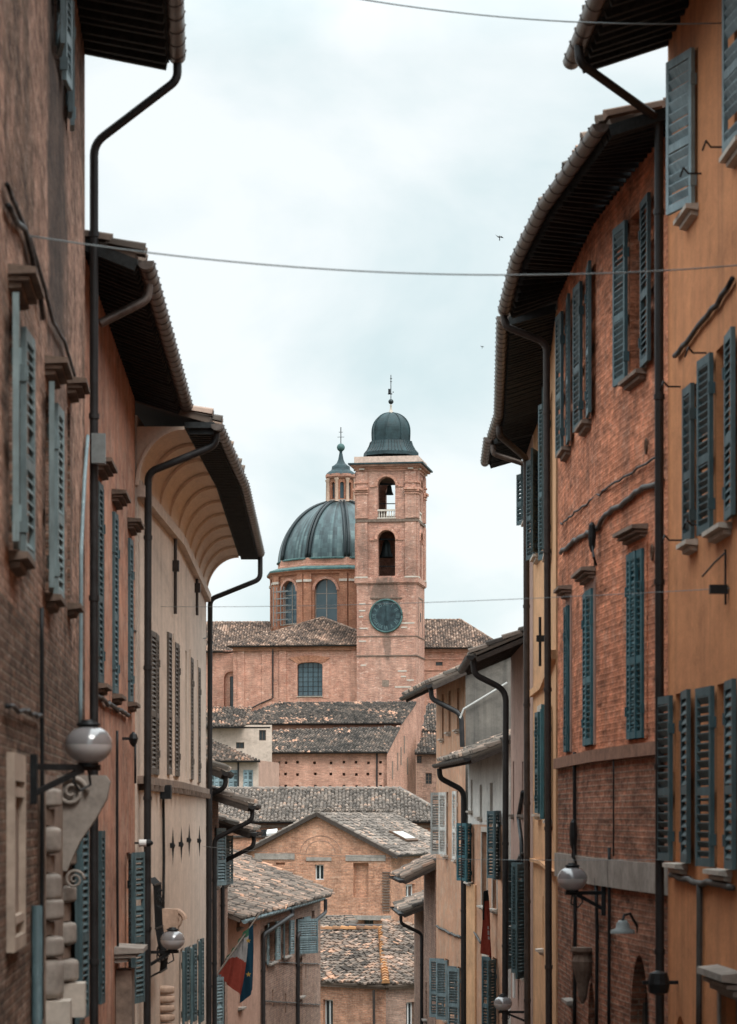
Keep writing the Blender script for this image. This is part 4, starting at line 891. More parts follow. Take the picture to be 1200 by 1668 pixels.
# ---- white and yellow house whose low eaves cross the view
RP7 = [(3.40, 66), (2.84, 74.6)]
h, t7 = small_house('low house with a white upper wall and carved window frames under projecting tiled eaves', RP7, -1, 1.42, .85, .4, 'stucco_white', 'tile_old', lower=(gz(1343, 70), 'stucco_peach'),
    ops=[W(783, 1278, 1330, .6, frame='stone', sill='stone_pale', grid=(0,0)), W(800, 1275, 1335, .7, frame='stone', sill='stone_pale', grid=(0,0)), W(768, 1270, 1320, .5, frame='stone', sill='stone_pale', grid=(0,0)),
         W(789, 1355, 1475, 1.3, frame='stone', sill='stone_pale', surround='stone_pale'), W(806, 1350, 1480, 1.0, frame='stone', sill='stone_pale', surround='stone_pale'), W(812, 1320, 1432, .9, shut=('shutter_green', 160, 162), sill=None, shw=.45, rec=.03),
         W(766, 1340, 1436, 1.1, shut=('shutter_blue', 162, 156), sill='stone_pale', shw=.55), W(806, 1560, 1700, 1.1, shut=('shutter_green', 150, 160), sill='stone_pale', shw=.5), 
         W(790, 1560, 1700, 1.1, frame='stone', sill='stone_pale', surround='stone_pale')])
K7 = h; sg = t7[0]
a0, Ya = sg.hit(776); b0 = sg.L-.02; mb = MB(); zt_ = gz(1440, 73)
mb.hexa([sg.at(a0, -13, .004), sg.at(b0, -13, .004), sg.at(b0, zt_, .004), sg.at(a0, zt_, .004)], [sg.at(a0, -13, .05), sg.at(b0, -13, .05), sg.at(b0, zt_, .05), sg.at(a0, zt_, .05)]); mb.build('yellow_wall', MT['stucco_yellow'], h)
def skin(root, sg, px0, px1, y0, y1, mat, off=.02, name='wall_panel'):
    a, Ya = sg.hit(px0); b, Yb = sg.hit(px1); a, b = sorted((max(0, min(sg.L, a)), max(0, min(sg.L, b)))); Y = (Ya+Yb)/2
    return a, b, gz(y1, Y), gz(y0, Y)
downpipe(h, [V((2.02, 74.5, 1.38)), V((2.04, 74.5, 1.1)), V((2.72, 74.7, .75)), V((2.72, 74.7, -13))], .08, 'pipe_dark', True, .2)
wall_cable(h, t7, [(760, 1510), (775, 1518), (785, 1536)], .035, 'cable')
# ---- peach house standing out into the street, grey blank side
RP6 = [(2.79, 75.1), (2.16, 83.2)]
h, t6 = small_house('peach plastered house jutting into the street, bare grey side wall and pale shutters', RP6, -1, 3.72, 1.0, .46, 'stucco_peach', 'tile_old', endmat='stucco_grey',
    ops=[W(721, 1130, 1203, .55, frame='stone', sill='stone_pale', grid=(0,0)), W(732, 1125, 1192, .6, frame='stone', sill='stone_pale', grid=(0,0)), W(746, 1120, 1188, .6, frame='stone', sill='stone_pale', grid=(0,0)),
         W(727, 1290, 1392, .9, shut=('shutter_pale', 26, 118), sill='stone_pale', shw=.42), W(744, 1288, 1400, .6, shut=('shutter_pale', 10, None), sill='stone_pale', shw=.4),
         W(728, 1562, 1660, 1.0, shut=('shutter_mid', 35, 125), sill='stone_pale', shw=.5), W(748, 1575, 1680, .9, shut=('shutter_mid', 35, 158), sill='stone_pale', shw=.5)])
K6 = h; sg = t6[0]
downpipe(h, [V((1.80, 75.3, 3.68)), V((1.82, 75.3, 3.4)), V((2.66, 75.0, 2.95)), V((2.70, 75.0, 2.0))], .075, 'pipe_dark', False, .2)
wall_cable(h, t6, [(713, 1508), (725, 1515), (740, 1522), (752, 1526)], .04, 'cable')
mb = MB(); mb.tube([V((gx(749, 74.9), 74.95, gz(1170, 75))), V((gx(755, 74.9), 74.95, gz(1155, 75))), V((gx(800, 74.9), 74.95, gz(1128, 75))), V((gx(826, 74.9), 74.95, gz(1112, 75)))], .032, 8); mb.build('conduit', MT['box_pale'], h)
# ---- two small roofs further down on the right
small_house('small brown house with a red tiled roof edge below the peach house', [(2.2, 86), (1.95, 92)], -1, gz(1436, 86), 1.05, .5, 'brick_grey', 'tile_warm', ops=[W(694, 1600, 1660, .8)])
small_house('brown house with a broken tiled eave beside the square tiled roof', [(1.98, 93), (1.75, 100)], -1, gz(1490, 93), .75, .4, 'brick_grey', 'tile_old', pipe=True)
# ================================================================== MIDDLE DISTANCE
def part_box(root, name, mat, c, sx, sy, sz, rz=0):
    mb = MB(); mb.box(c, sx, sy, sz, rz); return mb.build(name, MT[mat], root)
def tile_roof(root, mat, polys, ridges=(), w=.24, ln=.45, seg=3, base=.5, jit=.02, slab=.1):
    tm = MB()
    for p in polys: tiles(tm, p, w, ln, seg, jit, 0, slab)
    for a, b in ridges: ridge(tm, a, b, .15, .45, base)
    return tm.build('roof', MT[mat], root, uv=False)
def gut_line(root, a, b, side, mat='pipe_dark', r=.12, br=False): return gutter(root, [(a.x, a.y), (b.x, b.y)], a.z, side, r, 1.0, mat, br)

# ---- gabled brick building
A = V((gx(637, 140), 140)); dS = V((.289, .957)); dF = V((-.957, .289)); wd = 8.3; ze = gz(1388, 140); zr = ze+2.1
h = thing('house', (A.x-4, 142, -13), 'gabled orange brown brick building facing the street, bricked arch in its gable', 'house')
fr = Seg(A+dF*wd, A, 1); sd = Seg(A, A+dS*14, 1)
u = lambda px: fr.hit(px)[0]
ops = []
def fz(py): return gz(py, 141.2)
ops = [(u(512.5), u(527), fz(1433), fz(1408), False, .22), (u(575), u(600), fz(1461), fz(1405), False, .3), (u(592), u(608), fz(1507), fz(1495), False, .2), (u(449), u(464), fz(1409), fz(1405), False, .15)]
mb = MB(); wall_face(mb, fr, -13, ze, ops)
o = ops[1]; mb.poly(fr.at(o[0],o[2],-.3), fr.at(o[1],o[2],-.3), fr.at(o[1],o[3],-.3), fr.at(o[0],o[3],-.3))
o = ops[3]; mb.poly(fr.at(o[0],o[2],-.15), fr.at(o[1],o[2],-.15), fr.at(o[1],o[3],-.15), fr.at(o[0],o[3],-.15))
mb.poly(fr.at(0, ze), fr.at(fr.L, ze), fr.at(fr.L/2, zr))
B2 = fr.a+dS*14
mb.poly(V((*fr.a,-13)), V((*B2,-13)), V((*B2,ze)), V((*fr.a,ze))); mb.poly(V((*B2,-13)), V((*(A+dS*14),-13)), V((*(A+dS*14),ze)), V((*B2,ze)))
mb.build('wall', MT['brick_mid'], h)
mb = MB(); wu = sd.hit(668)[0]; wall_face(mb, sd, -13, ze, [(wu-.9, wu+.9, gz(1463, 143.5), gz(1440, 143.5))]); mb.build('wall', MT['brick_mid'], h)
window(h, sd, wu-.9, wu+.9, gz(1463, 143.5), gz(1440, 143.5), frame='white_frame', sill='stone_pale', grid=(1,0), ft=.12)
window(h, fr, ops[0][0], ops[0][1], ops[0][2], ops[0][3], frame='white_frame', grid=(1,0), sill=None)
window(h, fr, ops[2][0], ops[2][1], ops[2][2], ops[2][3], frame='wood', grid=(1,0), sill=None)
for p0, p1, y0, y1 in ((415, 480, 1390, 1400), (563, 628, 1392, 1402), (499, 540, 1396, 1402)):
    mb = MB(); a, b = u(p0), u(p1); mb.hexa([fr.at(a,fz(y1),.002),fr.at(b,fz(y1),.002),fr.at(b,fz(y0),.002),fr.at(a,fz(y0),.002)],[fr.at(a,fz(y1),.05),fr.at(b,fz(y1),.05),fr.at(b,fz(y0),.05),fr.at(a,fz(y0),.05)]); mb.build('lintel', MT['stone'], h)
mb = MB(); c = u(522); r = (u(555)-u(489))/2
for rr in (r, r*.72):
    for k in range(16):
        a0, a1 = math.pi*k/16, math.pi*(k+1)/16
        mb.bar(fr.at(c+math.cos(a0)*rr, fz(1389)+math.sin(a0)*rr*.8, .0), fr.at(c+math.cos(a1)*rr, fz(1389)+math.sin(a1)*rr*.8, .0), .03, .03)
mb.build('blind_arch', MT['brick_grey'], h)
mb = MB(); u0 = fr.L-.35
for k in range(15):
    mb.box(fr.at(fr.L-.28, fz(1420+k*4.4), .02), .42, .1, .075, fr.rz)
mb.build('toothing', MT['stone_dark'], h)
course(h, [fr], fz(1497), fz(1490), .35, 'stone', 'ledge', 4.2)
ov = .15; n2 = dF; f0 = fr.a-dS*ov; 
rA, rB = fr.at(fr.L/2, zr+.06)-V((*(dS*ov),0)), fr.at(fr.L/2, zr+.06)+V((*(dS*14),0))
eL0 = V((*(fr.a+dF*.4-dS*ov), ze-.14)); eL1 = V((*(fr.a+dF*.4+dS*14), ze-.14)); eR0 = V((*(A-dF*.4-dS*ov), ze-.14)); eR1 = V((*(A-dF*.4+dS*14), ze-.14))
tile_roof(h, 'tile_grey', [[eR0, eR1, rB, rA], [eL1, eL0, rA, rB]], [(rA+V((0,0,.05)), rB+V((0,0,.05)))], .21, .36, 4, .5, .025, .04)
gut_line(h, eR0, eR1, 1)
mb = MB()
for a, b in ((eL0, rA), (eR0, rA)): mb.bar(a-V((0,.03,.12)), b-V((0,.03,.12)), .16, .2)
mb.build('bargeboard', MT['soffit_brown'], h)
# skylight on its roof
p = pt(672, 1331, 146.5); nn = (eR1-eR0).cross(rA-eR0).normalized(); nn = nn if nn.z > 0 else -nn
t = V((*dS, 0)); b = nn.cross(t); b = b if b.z > 0 else -b
q = eR0; p = p-nn*((p-q).dot(nn))+nn*.10
mb = MB(); mb.prism([p-t*1.15-b*.6, p+t*1.15-b*.6, p+t*1.15+b*.6, p-t*1.15+b*.6], nn*.10); sk = mb.build('skylight', MT['rust'], h)
mb = MB()
for k in (-1, 0, 1): mb.prism([p+t*(k*.72-.31)-b*.42+nn*.102, p+t*(k*.72+.31)-b*.42+nn*.102, p+t*(k*.72+.31)+b*.42+nn*.102, p+t*(k*.72-.31)+b*.42+nn*.102], nn*.02)
mb.build('pane', MT['box_pale'], sk)

# ---- long low roof behind it
h = thing('house', (gx(520, 165), 165, -13), 'long low building with a wide grey lichen tiled roof behind the brick gable', 'house')
a, b = pt(300, 1338, 160), pt(745, 1338, 160); c, d = pt(650, 1285, 168), pt(260, 1285, 168); a2, b2 = a+V((0,16,0)), b+V((0,16,0))
tile_roof(h, 'tile_grey', [[a, b, c, d], [b, b2, c]], [(d, c), (c, b)], .23, .38, 4, .5, .018)
gut_line(h, a, b, 1)
sgw = Seg((a.x, 160.4), (b.x-.4, 160.4), 1); mb = MB(); wall_face(mb, sgw, -13, a.z+.1, []); mb.poly(V((b.x-.4,160.4,-13)), V((b.x-.4,176,-13)), V((b.x-.4,176,a.z)), V((b.x-.4,160.4,a.z))); mb.build('wall', MT['brick_mid'], h)
course(h, [sgw], gz(1348, 160.4), gz(1343, 160.4), .12, 'stone_brown', 'cornice')
ac = MB(); ac.box(pt(443, 1357, 157), 1.0, .5, .5); ac.tube([pt(452, 1357, 156.9), pt(428, 1357, 156.9)], .2, 12)
# white flue lying on the lower brick range
h2 = thing('house', (gx(400, 157), 157, -13), 'lower brick range beside the left slope of the brick gable', 'house')
sgx = Seg((gx(372, 157), 157), (gx(480, 157), 157), 1); mb = MB(); mb.box(((sgx.a.x+sgx.b.x)/2, 158.2, (gz(1364, 157)-13)/2), sgx.L, 2.4, gz(1364, 157)+13); mb.build('wall', MT['brick_mid'], h2)
mb = MB(); mb.box((gx(426, 157), 158.2, gz(1364, 157)+.05), sgx.L+.2, 2.7, .1); mb.build('roof', MT['tile_old'], h2)
o = MB(); o.tube([pt(434, 1358, 157.4), pt(452, 1356, 157.4)], .24, 12); ob = o.build('flue', MT['white'], h2)
o = MB(); o.box(pt(430, 1357, 157.4), .35, .4, .42); o.build('flue_cap', MT['iron'], ob)

# ---- small square house with the orange hip
h = thing('house', (gx(628, 113), 113, -14), 'brick corner house under a square tiled roof with an orange lichened hip', 'house')
ze = gz(1604, 110); C0 = V((gx(628, 110), 110, ze)); L0 = V((gx(495, 113), 113, ze)); R0 = V((gx(720, 112.4), 112.4, ze)); PK = V((gx(621, 118.2), 118.2, gz(1514, 118.2))); LT = V((gx(505, 120), 120, PK.z-.1)); RT = V((gx(725, 119), 119, PK.z-.1))
tile_roof(h, 'tile_warm', [[L0, C0, PK, LT], [C0, R0, RT, PK]], [], .2, .33, 4, .6, .028)
tm = MB(); ridge(tm, C0+V((0,-.05,.05)), PK+V((0,0,.05)), .17, .36, .55); ridge(tm, LT+V((0,0,.04)), PK+V((0,0,.04)), .13, .4, .25); tm.build('hip', MT['tile_orange'], h, uv=False)
wl = Seg((gx(500, 113.2), 113.2), (gx(628, 110.5), 110.5), 1); wr = Seg((gx(628, 110.5), 110.5), (gx(712, 112.8), 112.8), 1)
for sg, wins in ((wl, [(534, 1628, 1680, .55)]), (wr, [(668, 1632, 1690, .5)])):
    op = []
    for px, yt, yb, hw in wins: uu, Y = sg.hit(px); op.append((uu-hw/2, uu+hw/2, gz(yb, Y), gz(yt, Y)))
    mb = MB(); wall_face(mb, sg, -15, ze, op); mb.build('wall', MT['brick_grey'] if sg is wr else MT['brick_mid'], h)
    for o in op: window(h, sg, *o, frame='white_frame', sill=None, grid=(1, 0))
mb = MB(); mb.tube([V((C0.x-.5, 110.55, ze-.25)), V((C0.x-.45, 110.55, -15))], .06, 8); mb.build('downpipe', MT['pipe_brown'], h)
course(h, [wl], ze-.22, ze-.05, .18, 'stone_brown', 'cornice'); course(h, [wr], ze-.22, ze-.05, .18, 'stone_brown', 'cornice')
# pink low wall with coping and a lean-to roof behind it
t = thing('wall', (gx(630, 124), 124, -14), 'low pink wall with a grey pipe along its top behind the square tiled roof', 'wall')
mb = MB(); mb.box((gx(632, 124), 124.2, (gz(1508, 124)-15)/2), gx(705,124)-gx(565,124), .4, gz(1508, 124)+15); mb.build('wall_body', MT['stucco_pink'], t)
mb = MB(); mb.tube([pt(562, 1508, 123.9), pt(700, 1509, 123.9)], .1, 10); mb.build('coping_pipe', MT['pipe_brown'], t)
t = thing('shed', (gx(545, 128), 128, -14), 'lean-to with a dark grey tiled roof at the foot of the brick gable', 'shed')
tile_roof(t, 'tile_old', [[pt(500, 1530, 124), pt(585, 1520, 124), pt(563, 1492, 131), pt(495, 1478, 131)]], [], .24, .42, 4)
mb = MB(); mb.box((gx(540, 128), 128, -10), 3.0, 6, 8); mb.build('wall', MT['brick_grey'], t)

# ================================================================== BELOW THE CATHEDRAL
dF = V((-.988, .155)); dS = V((.155, .988))
# ---- brick hall with rows of putlog holes and its two stepped roofs
A = V((gx(630, 215), 215)); h = thing('hall', (A.x-5, 218, -8), 'pink brick hall with rows of small square holes, its tiled roof in two steps', 'hall')
fr = Seg(A+dF*13.5, A, 1); sd = Seg(A, A+dS*17.5, 1); ze = gz(1225, 215)
ops = []
for row, y in enumerate((1242, 1261, 1281)):
    for px in (453, 465, 485, 513, 538, 559, 580, 600, 620):
        px += RND.uniform(-1.2, 1.2); uu, Y = fr.hit(px); z = gz(y+RND.uniform(-.8, .8), Y); ops.append((uu-.12, uu+.12, z-.11, z+.11, False, .9))
mb = MB(); wall_face(mb, fr, -8, ze, ops)
for o in ops: mb.poly(fr.at(o[0],o[2],-.9), fr.at(o[1],o[2],-.9), fr.at(o[1],o[3],-.9), fr.at(o[0],o[3],-.9))
mb.build('wall', MT['brick_hall'], h)
e = .35
p0, p1 = fr.at(-.1, ze), fr.at(fr.L+.1, ze); up = V((*dS, 0)); z1 = gz(1184, 222)
r0, r1 = p0+up*7, p1+up*7; r0.z = r1.z = z1; p0 -= up*e; p1 -= up*e
hipL = V((gx(447, 222), 222.5, z1))
tile_roof(h, 'tile_dark', [[p0, p1, r1, hipL]], [], .24, .42, 3, .3)
gut_line(h, p0, p1, 1)
q0, q1 = r0+up*1.2, r1+up*1.2; q0.z = q1.z = z1+.35; z2 = gz(1144, 232); s0, s1 = fr.at(fr.L*.18, z2)+up*17, fr.at(fr.L+.1, z2)+up*17
q0 = q0-V((*(-dF), 0))*2.2
tile_roof(h, 'tile_dark', [[q0-up*e, q1-up*e, s1, V((gx(452, 232), 234, z2))]], [], .24, .42, 3, .3)
gut_line(h, q0-up*e, q1-up*e, 1)
mb = MB(); sg = Seg((q0.x+.2, q0.y), (q1.x-.3, q1.y), 1); wall_face(mb, sg, 0, z1+.3, []); mb.build('upper_wall', MT['brick_hall'], h)
pr = [sd.at(0, -8), sd.at(sd.L, -8), sd.at(sd.L, z2), sd.at(8.2, z1+.3), sd.at(7.2, z1), sd.at(0, ze)]
mb = MB(); mb.prism(pr, V((*(dF*.3), 0))); mb.build('side_wall', MT['brick_hall'], h)
for uu, zz in ((3, 1235), (6, 1220), (8, 1210), (12, 1225), (10, 1190)):
    mb = MB(); mb.box(sd.at(uu, gz(zz+20, 220), .01), .5, .08, 1.5, sd.rz); mb.build('slit_window', MT['stone_brown'], h)
for px in (436, 614):
    uu, Y = fr.hit(px); mb = MB(); mb.tube([fr.at(uu, ze-.1, .1), fr.at(uu, -8, .1)], .07, 8); mb.build('downpipe', MT['pipe_dark'], h)
# ---- cream houses to its left
h = thing('house', (gx(390, 207), 208, -8), 'off white rendered house tucked under the hall roof at the left', 'house')
sg = Seg((gx(325, 206), 206), (gx(442, 206), 207), 1); ops = []
for px, yt, yb, w in ((427.5, 1189, 1206, .55), (391, 1209, 1219, .65)):
    uu, Y = sg.hit(px); ops.append((uu-w/2, uu+w/2, gz(yb, Y), gz(yt, Y)))
mb = MB(); wall_face(mb, sg, -8, gz(1180, 206), ops); mb.build('wall', MT['stucco_offwhite'], h)
for o in ops: window(h, sg, *o, frame='wood', sill=None, grid=(1, 0))
tile_roof(h, 'tile_dark', [[pt(322, 1183, 205.5), pt(396, 1183, 205.5), pt(408, 1153, 213), pt(322, 1153, 213)]], [(pt(396, 1183, 205.5), pt(408, 1153, 213))], .24, .42, 3, .7)
gut_line(h, pt(322, 1184, 205.5), pt(440, 1184, 205.5), 1)
h = thing('house', (gx(370, 196), 197, -8), 'cream house with pale blue shutters under a pale tiled roof below the church', 'house')
sg = Seg((gx(325, 195), 195), (gx(421, 195), 195), 1); ops = []
for px in (343, 356, 380, 404): uu, Y = sg.hit(px); ops.append((uu-.35, uu+.35, gz(1283, Y), gz(1254, Y)))
mb = MB(); wall_face(mb, sg, -8, gz(1238, 195), ops); mb.build('wall', MT['stucco_offwhite'], h)
pass
for o in ops: window(h, sg, *o, shut=('shutter_grey', 2, 2), sill=None)
mb = MB(); mb.poly(V((sg.b.x, sg.b.y, -8)), V((sg.b.x+1.2, 205, -8)), V((sg.b.x+1.2, 205, gz(1238, 195))), V((sg.b.x, sg.b.y, gz(1238, 195)))); mb.build('side_wall', MT['stucco_pink'], h)
rt = [pt(322, 1239, 194.4), pt(424, 1239, 194.4), pt(405, 1221, 199), pt(350, 1207, 202.5), pt(322, 1203, 203)]
tile_roof(h, 'tile_warm', [[rt[0], rt[1], pt(335, 1201, 204)]], [], .24, .42, 3)
gut_line(h, rt[0], rt[1], 1)
mb = MB(); uu, Y = sg.hit(388); mb.tube([sg.at(uu, gz(1241, Y), .08), sg.at(uu, -8, .08)], .06, 8); mb.build('downpipe', MT['pipe_dark'], h)
# ---- brick house right of the hall
h = thing('house', (gx(700, 228), 230, -8), 'brick house with small dark windows and two dark roofs at the foot of the tower', 'house')
sg = Seg((gx(678, 226), 226), (gx(760, 226), 226), 1); ops = []
for px, yt, yb, w in ((682, 1231, 1243, .5), (698, 1259, 1277, .55)): uu, Y = sg.hit(px); ops.append((max(.05, uu-w/2), uu+w/2, gz(yb, Y), gz(yt, Y)))
mb = MB(); wall_face(mb, sg, -8, gz(1226, 226), ops); mb.build('wall', MT['brick_grey'], h)
for o in ops: window(h, sg, *o, sill=None)
tile_roof(h, 'tile_dark', [[pt(675, 1226, 225.6), pt(765, 1226, 225.6), pt(765, 1193, 232), pt(690, 1193, 232)], [pt(687, 1190, 232.2), pt(765, 1190, 232.2), pt(765, 1146, 241), pt(696, 1146, 241)]], [], .24, .42, 3)
gut_line(h, pt(675, 1227, 225.6), pt(765, 1227, 225.6), 1); gut_line(h, pt(687, 1191, 232.2), pt(765, 1191, 232.2), 1)
mb = MB(); mb.poly(pt(686, 1190, 232.5), pt(765, 1190, 232.5), pt(765, 1300, 232.5), pt(686, 1300, 232.5)); mb.build('upper_wall', MT['brick_grey'], h)

# ================================================================== CATHEDRAL
h = thing('cathedral', (-2, 300, -6), 'brick cathedral with a ribbed green copper dome, lantern and tiled nave roofs', 'cathedral')
A = V((gx(640, 291), 291.5)); fr = Seg(A+dF*18.2, A, 1); ze = gz(1053, 293)
uu = lambda px: fr.hit(px)[0]; z = lambda py: gz(py, 293.5)
ops = [(uu(484), uu(525), z(1134), z(1079), .35, .5)]
mb = MB(); wall_face(mb, fr, -8, ze, ops)
ret = Seg(fr.a+dS*9, fr.a, 1); mb.poly(ret.at(0,-8), ret.at(ret.L,-8), ret.at(ret.L,ze), ret.at(0,ze))
wl = mb.build('wall', MT['brick_church'], h)
window(h, fr, *ops[0][:4], frame='iron', pane='glass_blue', grid=(4, 6), sill='stone_pale', rec=.5, ft=.07)
# splayed surround of the big window, pilaster strips, cornice
mb = MB(); c = (ops[0][0]+ops[0][1])/2; w0 = (ops[0][1]-ops[0][0])/2
prev = None
for k in range(13):
    t = -1+2*k/12; a = (c+t*(w0+.9), z(1068)-.28*t*t); b = (c+t*(w0+.02), z(1079)-.12*t*t)
    if prev: mb.hexa([fr.at(*prev[1], .003), fr.at(*b, .003), fr.at(*a, .003), fr.at(*prev[0], .003)], [fr.at(*prev[1], .06), fr.at(*b, .06), fr.at(*a, .12), fr.at(*prev[0], .12)])
    prev = (a, b)
mb.build('window_arch', MT['brick_drum'], wl)
for sgn in (-1, 1):
    mb = MB(); a, b = sorted((c+sgn*(w0+.02), c+sgn*(w0+.85)))
    mb.hexa([fr.at(a,z(1138),.003),fr.at(b,z(1138),.003),fr.at(b,z(1080),.003),fr.at(a,z(1080),.003)],[fr.at(a,z(1138),.05),fr.at(b,z(1138),.05),fr.at(b,z(1080),.05),fr.at(a,z(1080),.05)]); mb.build('jamb', MT['brick_church'], wl)
for p0, p1 in ((387, 398), (455, 466), (572, 582), (427, 443)):
    mb = MB(); a, b = uu(p0), uu(p1); mb.hexa([fr.at(a,-8,.003),fr.at(b,-8,.003),fr.at(b,z(1060),.003),fr.at(a,z(1060),.003)],[fr.at(a,-8,.14),fr.at(b,-8,.14),fr.at(b,z(1060),.14),fr.at(a,z(1060),.14)]); mb.build('pilaster', MT['brick_church'], wl)
course(h, [fr], z(1060), ze, .28, 'brick_drum', 'cornice')
mb = MB(); a = uu(445); mb.tube([fr.at(a, z(1057), .25), fr.at(a, z(1137), .25), fr.at(a-1.5, z(1146), .2), fr.at(uu(403), z(1157), .2)], .08, 8); mb.build('downpipe', MT['pipe_dark'], h)
eL, eR = fr.at(-.6, ze+.1)-V((*dS,0))*.5, fr.at(fr.L, ze+.1)-V((*dS,0))*.5; apx = pt(525, 1006, 303); bkL = fr.at(-.6, ze+.1)+V((*dS,0))*12
tile_roof(h, 'tile_church', [[eL, eR, apx], [bkL, eL, apx]], [(eL, apx), (apx, eR)], .30, .5, 3, .5)
gut_line(h, eL, eR, 1, r=.16)
# recessed left bay with the tall niche
s2 = Seg((gx(322, 299), 299.5), (gx(392, 299), 298), 1); un = s2.hit(376)[0]; zq = lambda py: gz(py, 299)
mb = MB(); wall_face(mb, s2, -8, gz(1060, 299), [(un-.85, un+.85, zq(1170), zq(1094), True, .35)])
mb.poly(s2.at(un-.85, zq(1170), -.35), s2.at(un+.85, zq(1170), -.35), s2.at(un+.85, zq(1094), -.35), s2.at(un-.85, zq(1094), -.35)); mb.build('wall', MT['brick_church'], h)
window(h, s2, un-.2, un+.72, zq(1170), zq(1102), frame='iron', sill=None, rec=.28)
lr = [pt(318, 1060, 298.6), pt(395, 1060, 297.5), pt(440, 1060, 300), pt(440, 1014, 309), pt(318, 1014, 309)]
tile_roof(h, 'tile_church', [[lr[0], pt(445, 1060, 298.6), lr[3], lr[4]]], [(lr[4], lr[3])], .30, .5, 3)
gut_line(h, pt(318, 1061, 298.5), pt(392, 1061, 298.5), 1, r=.16)
# right nave
s3 = Seg((gx(675, 300), 300.6), (gx(815, 300), 300.6), 1); un = s3.hit(715)[0]; zq = lambda py: gz(py, 300.6)
mb = MB(); wall_face(mb, s3, -8, zq(1055), [(un-.4, un+.4, zq(1084), zq(1078))]); mb.build('wall', MT['brick_church'], h)
window(h, s3, un-.4, un+.4, zq(1084), zq(1078), sill=None, grid=(0,0))
for y0, y1, o in ((1062, 1057, .3), (1074, 1072, .1), (1092, 1090, .1)): course(h, [s3], zq(y0), zq(y1), o, 'brick_church', 'cornice')
rr = [pt(675, 1055, 300), pt(822, 1055, 300), pt(750, 1010, 309), pt(675, 1010, 309)]
tile_roof(h, 'tile_church', [rr, [rr[1], pt(815, 1050, 318), rr[2]]], [(rr[3], rr[2]), (rr[2], rr[1])], .30, .5, 3)
gut_line(h, rr[0], rr[1], 1, r=.16)
# drum and dome (ten sides)
DY = 311; DX = gx(555, DY); zz = lambda py: gz(py, DY); k = DY/F
ang = lambda i: R(-90+6+36*i)                      # corners; -90 deg faces the camera
RD = 116*k; ze = zz(938); mb = MB(); dr = None; owin = []
for i in range(10):
    a, b = ang(i-1), ang(i); p = V((DX+RD*math.cos(a), DY+RD*math.sin(a))); q = V((DX+RD*math.cos(b), DY+RD*math.sin(b)))
    sg = Seg(p, q, 1); c = sg.L/2; o = (c-18.5*k, c+18.5*k, zz(1022), zz(952), True, .55)
    wall_face(mb, sg, zz(1075), ze, [o]); owin.append((sg, o))
dr = mb.build('drum', MT['brick_drum'], h)
for sg, o in owin: window(h, sg, o[0], o[1], o[2], o[3], frame='stone', pane='glass_blue', grid=(1, 2), sill='stone_pale', rec=.55, ft=.12)
for i in range(10):
    sg = owin[i][0]; mb = MB()
    for a, b in ((.02, .95), (sg.L-.95, sg.L-.02)):
        mb.hexa([sg.at(a,zz(1075),.003),sg.at(b,zz(1075),.003),sg.at(b,zz(944),.003),sg.at(a,zz(944),.003)],[sg.at(a,zz(1075),.22),sg.at(b,zz(1075),.22),sg.at(b,zz(944),.22),sg.at(a,zz(944),.22)])
    mb.build('pilaster', MT['brick_drum'], dr)
    mb = MB(); c = sg.L/2; rr = 20*k
    for j in range(12):
        a0, a1 = math.pi*j/12, math.pi*(j+1)/12; sp = zz(952)-18.5*k
        mb.bar(sg.at(c+math.cos(a0)*rr, sp+math.sin(a0)*rr, .02), sg.at(c+math.cos(a1)*rr, sp+math.sin(a1)*rr, .02), .22, .3)
    mb.build('archivolt', MT['brick_church'], dr)
    for uu_ in (.5, sg.L-.5): mb = MB(); mb.box(sg.at(uu_, zz(955), .24), .95, .2, .28, sg.rz); mb.build('capital', MT['stone_pale'], dr)
def ring(name, mat, prof, n=10, par=dr):
    mb = MB(); mb.lathe((DX, DY, 0), prof, n, rot=R(-84)); return mb.build(name, MT[mat], par)
ring('cornice', 'brick_drum', [(114*k, zz(946)), (119*k, zz(944)), (120*k, zz(941)), (124*k, zz(939)), (124*k, zz(937)), (112*k, zz(936))])
ring('cornice_flashing', 'verdigris', [(124.5*k, zz(938)), (124.5*k, zz(935.5)), (112*k, zz(931)), (108*k, zz(931))])
ring('attic', 'brick_church', [(109*k, zz(937)), (109*k, zz(928)), (105.5*k, zz(927)), (105.5*k, zz(918)), (103*k, zz(917))])
mb = MB(); prof = []
for j in range(19):
    t = j/18*R(76); prof.append((102*k*math.cos(t)*(1-.02*math.sin(2*t)), zz(917)+97*k*math.sin(t)/math.sin(R(76))))
cw = [min(1, max(0, .45+RND.gauss(0, .10))) for _ in range(160)]
mb.lathe((DX, DY, 0), prof, 160, rot=R(-84), tint=lambda i, k_: min(1, max(0, cw[k_]+.10*math.sin(i*1.3+(k_//2)*2.1)*(1 if i < 9 else .4)+(.12 if i < 5 else 0)))); dm = mb.build('dome', MT['copper'], h, smooth=True)
for i in range(10):
    a = ang(i)
    for da in (-.028, .028):
        mb = MB(); mb.tube([V((DX+(r+.08)*math.cos(a+da*102*k/max(r,2)), DY+(r+.08)*math.sin(a+da*102*k/max(r,2)), zq_+.05)) for r, zq_ in prof], .17, 6); mb.build('rib', MT['copper'], dm, smooth=True)
mb = MB(); mb.lathe((DX, DY, 0), [(103.5*k, zz(920)), (105*k, zz(919)), (103*k, zz(916.5))], 40, rot=R(-84)); mb.build('base_ring', MT['verdigris'], dm, smooth=True)
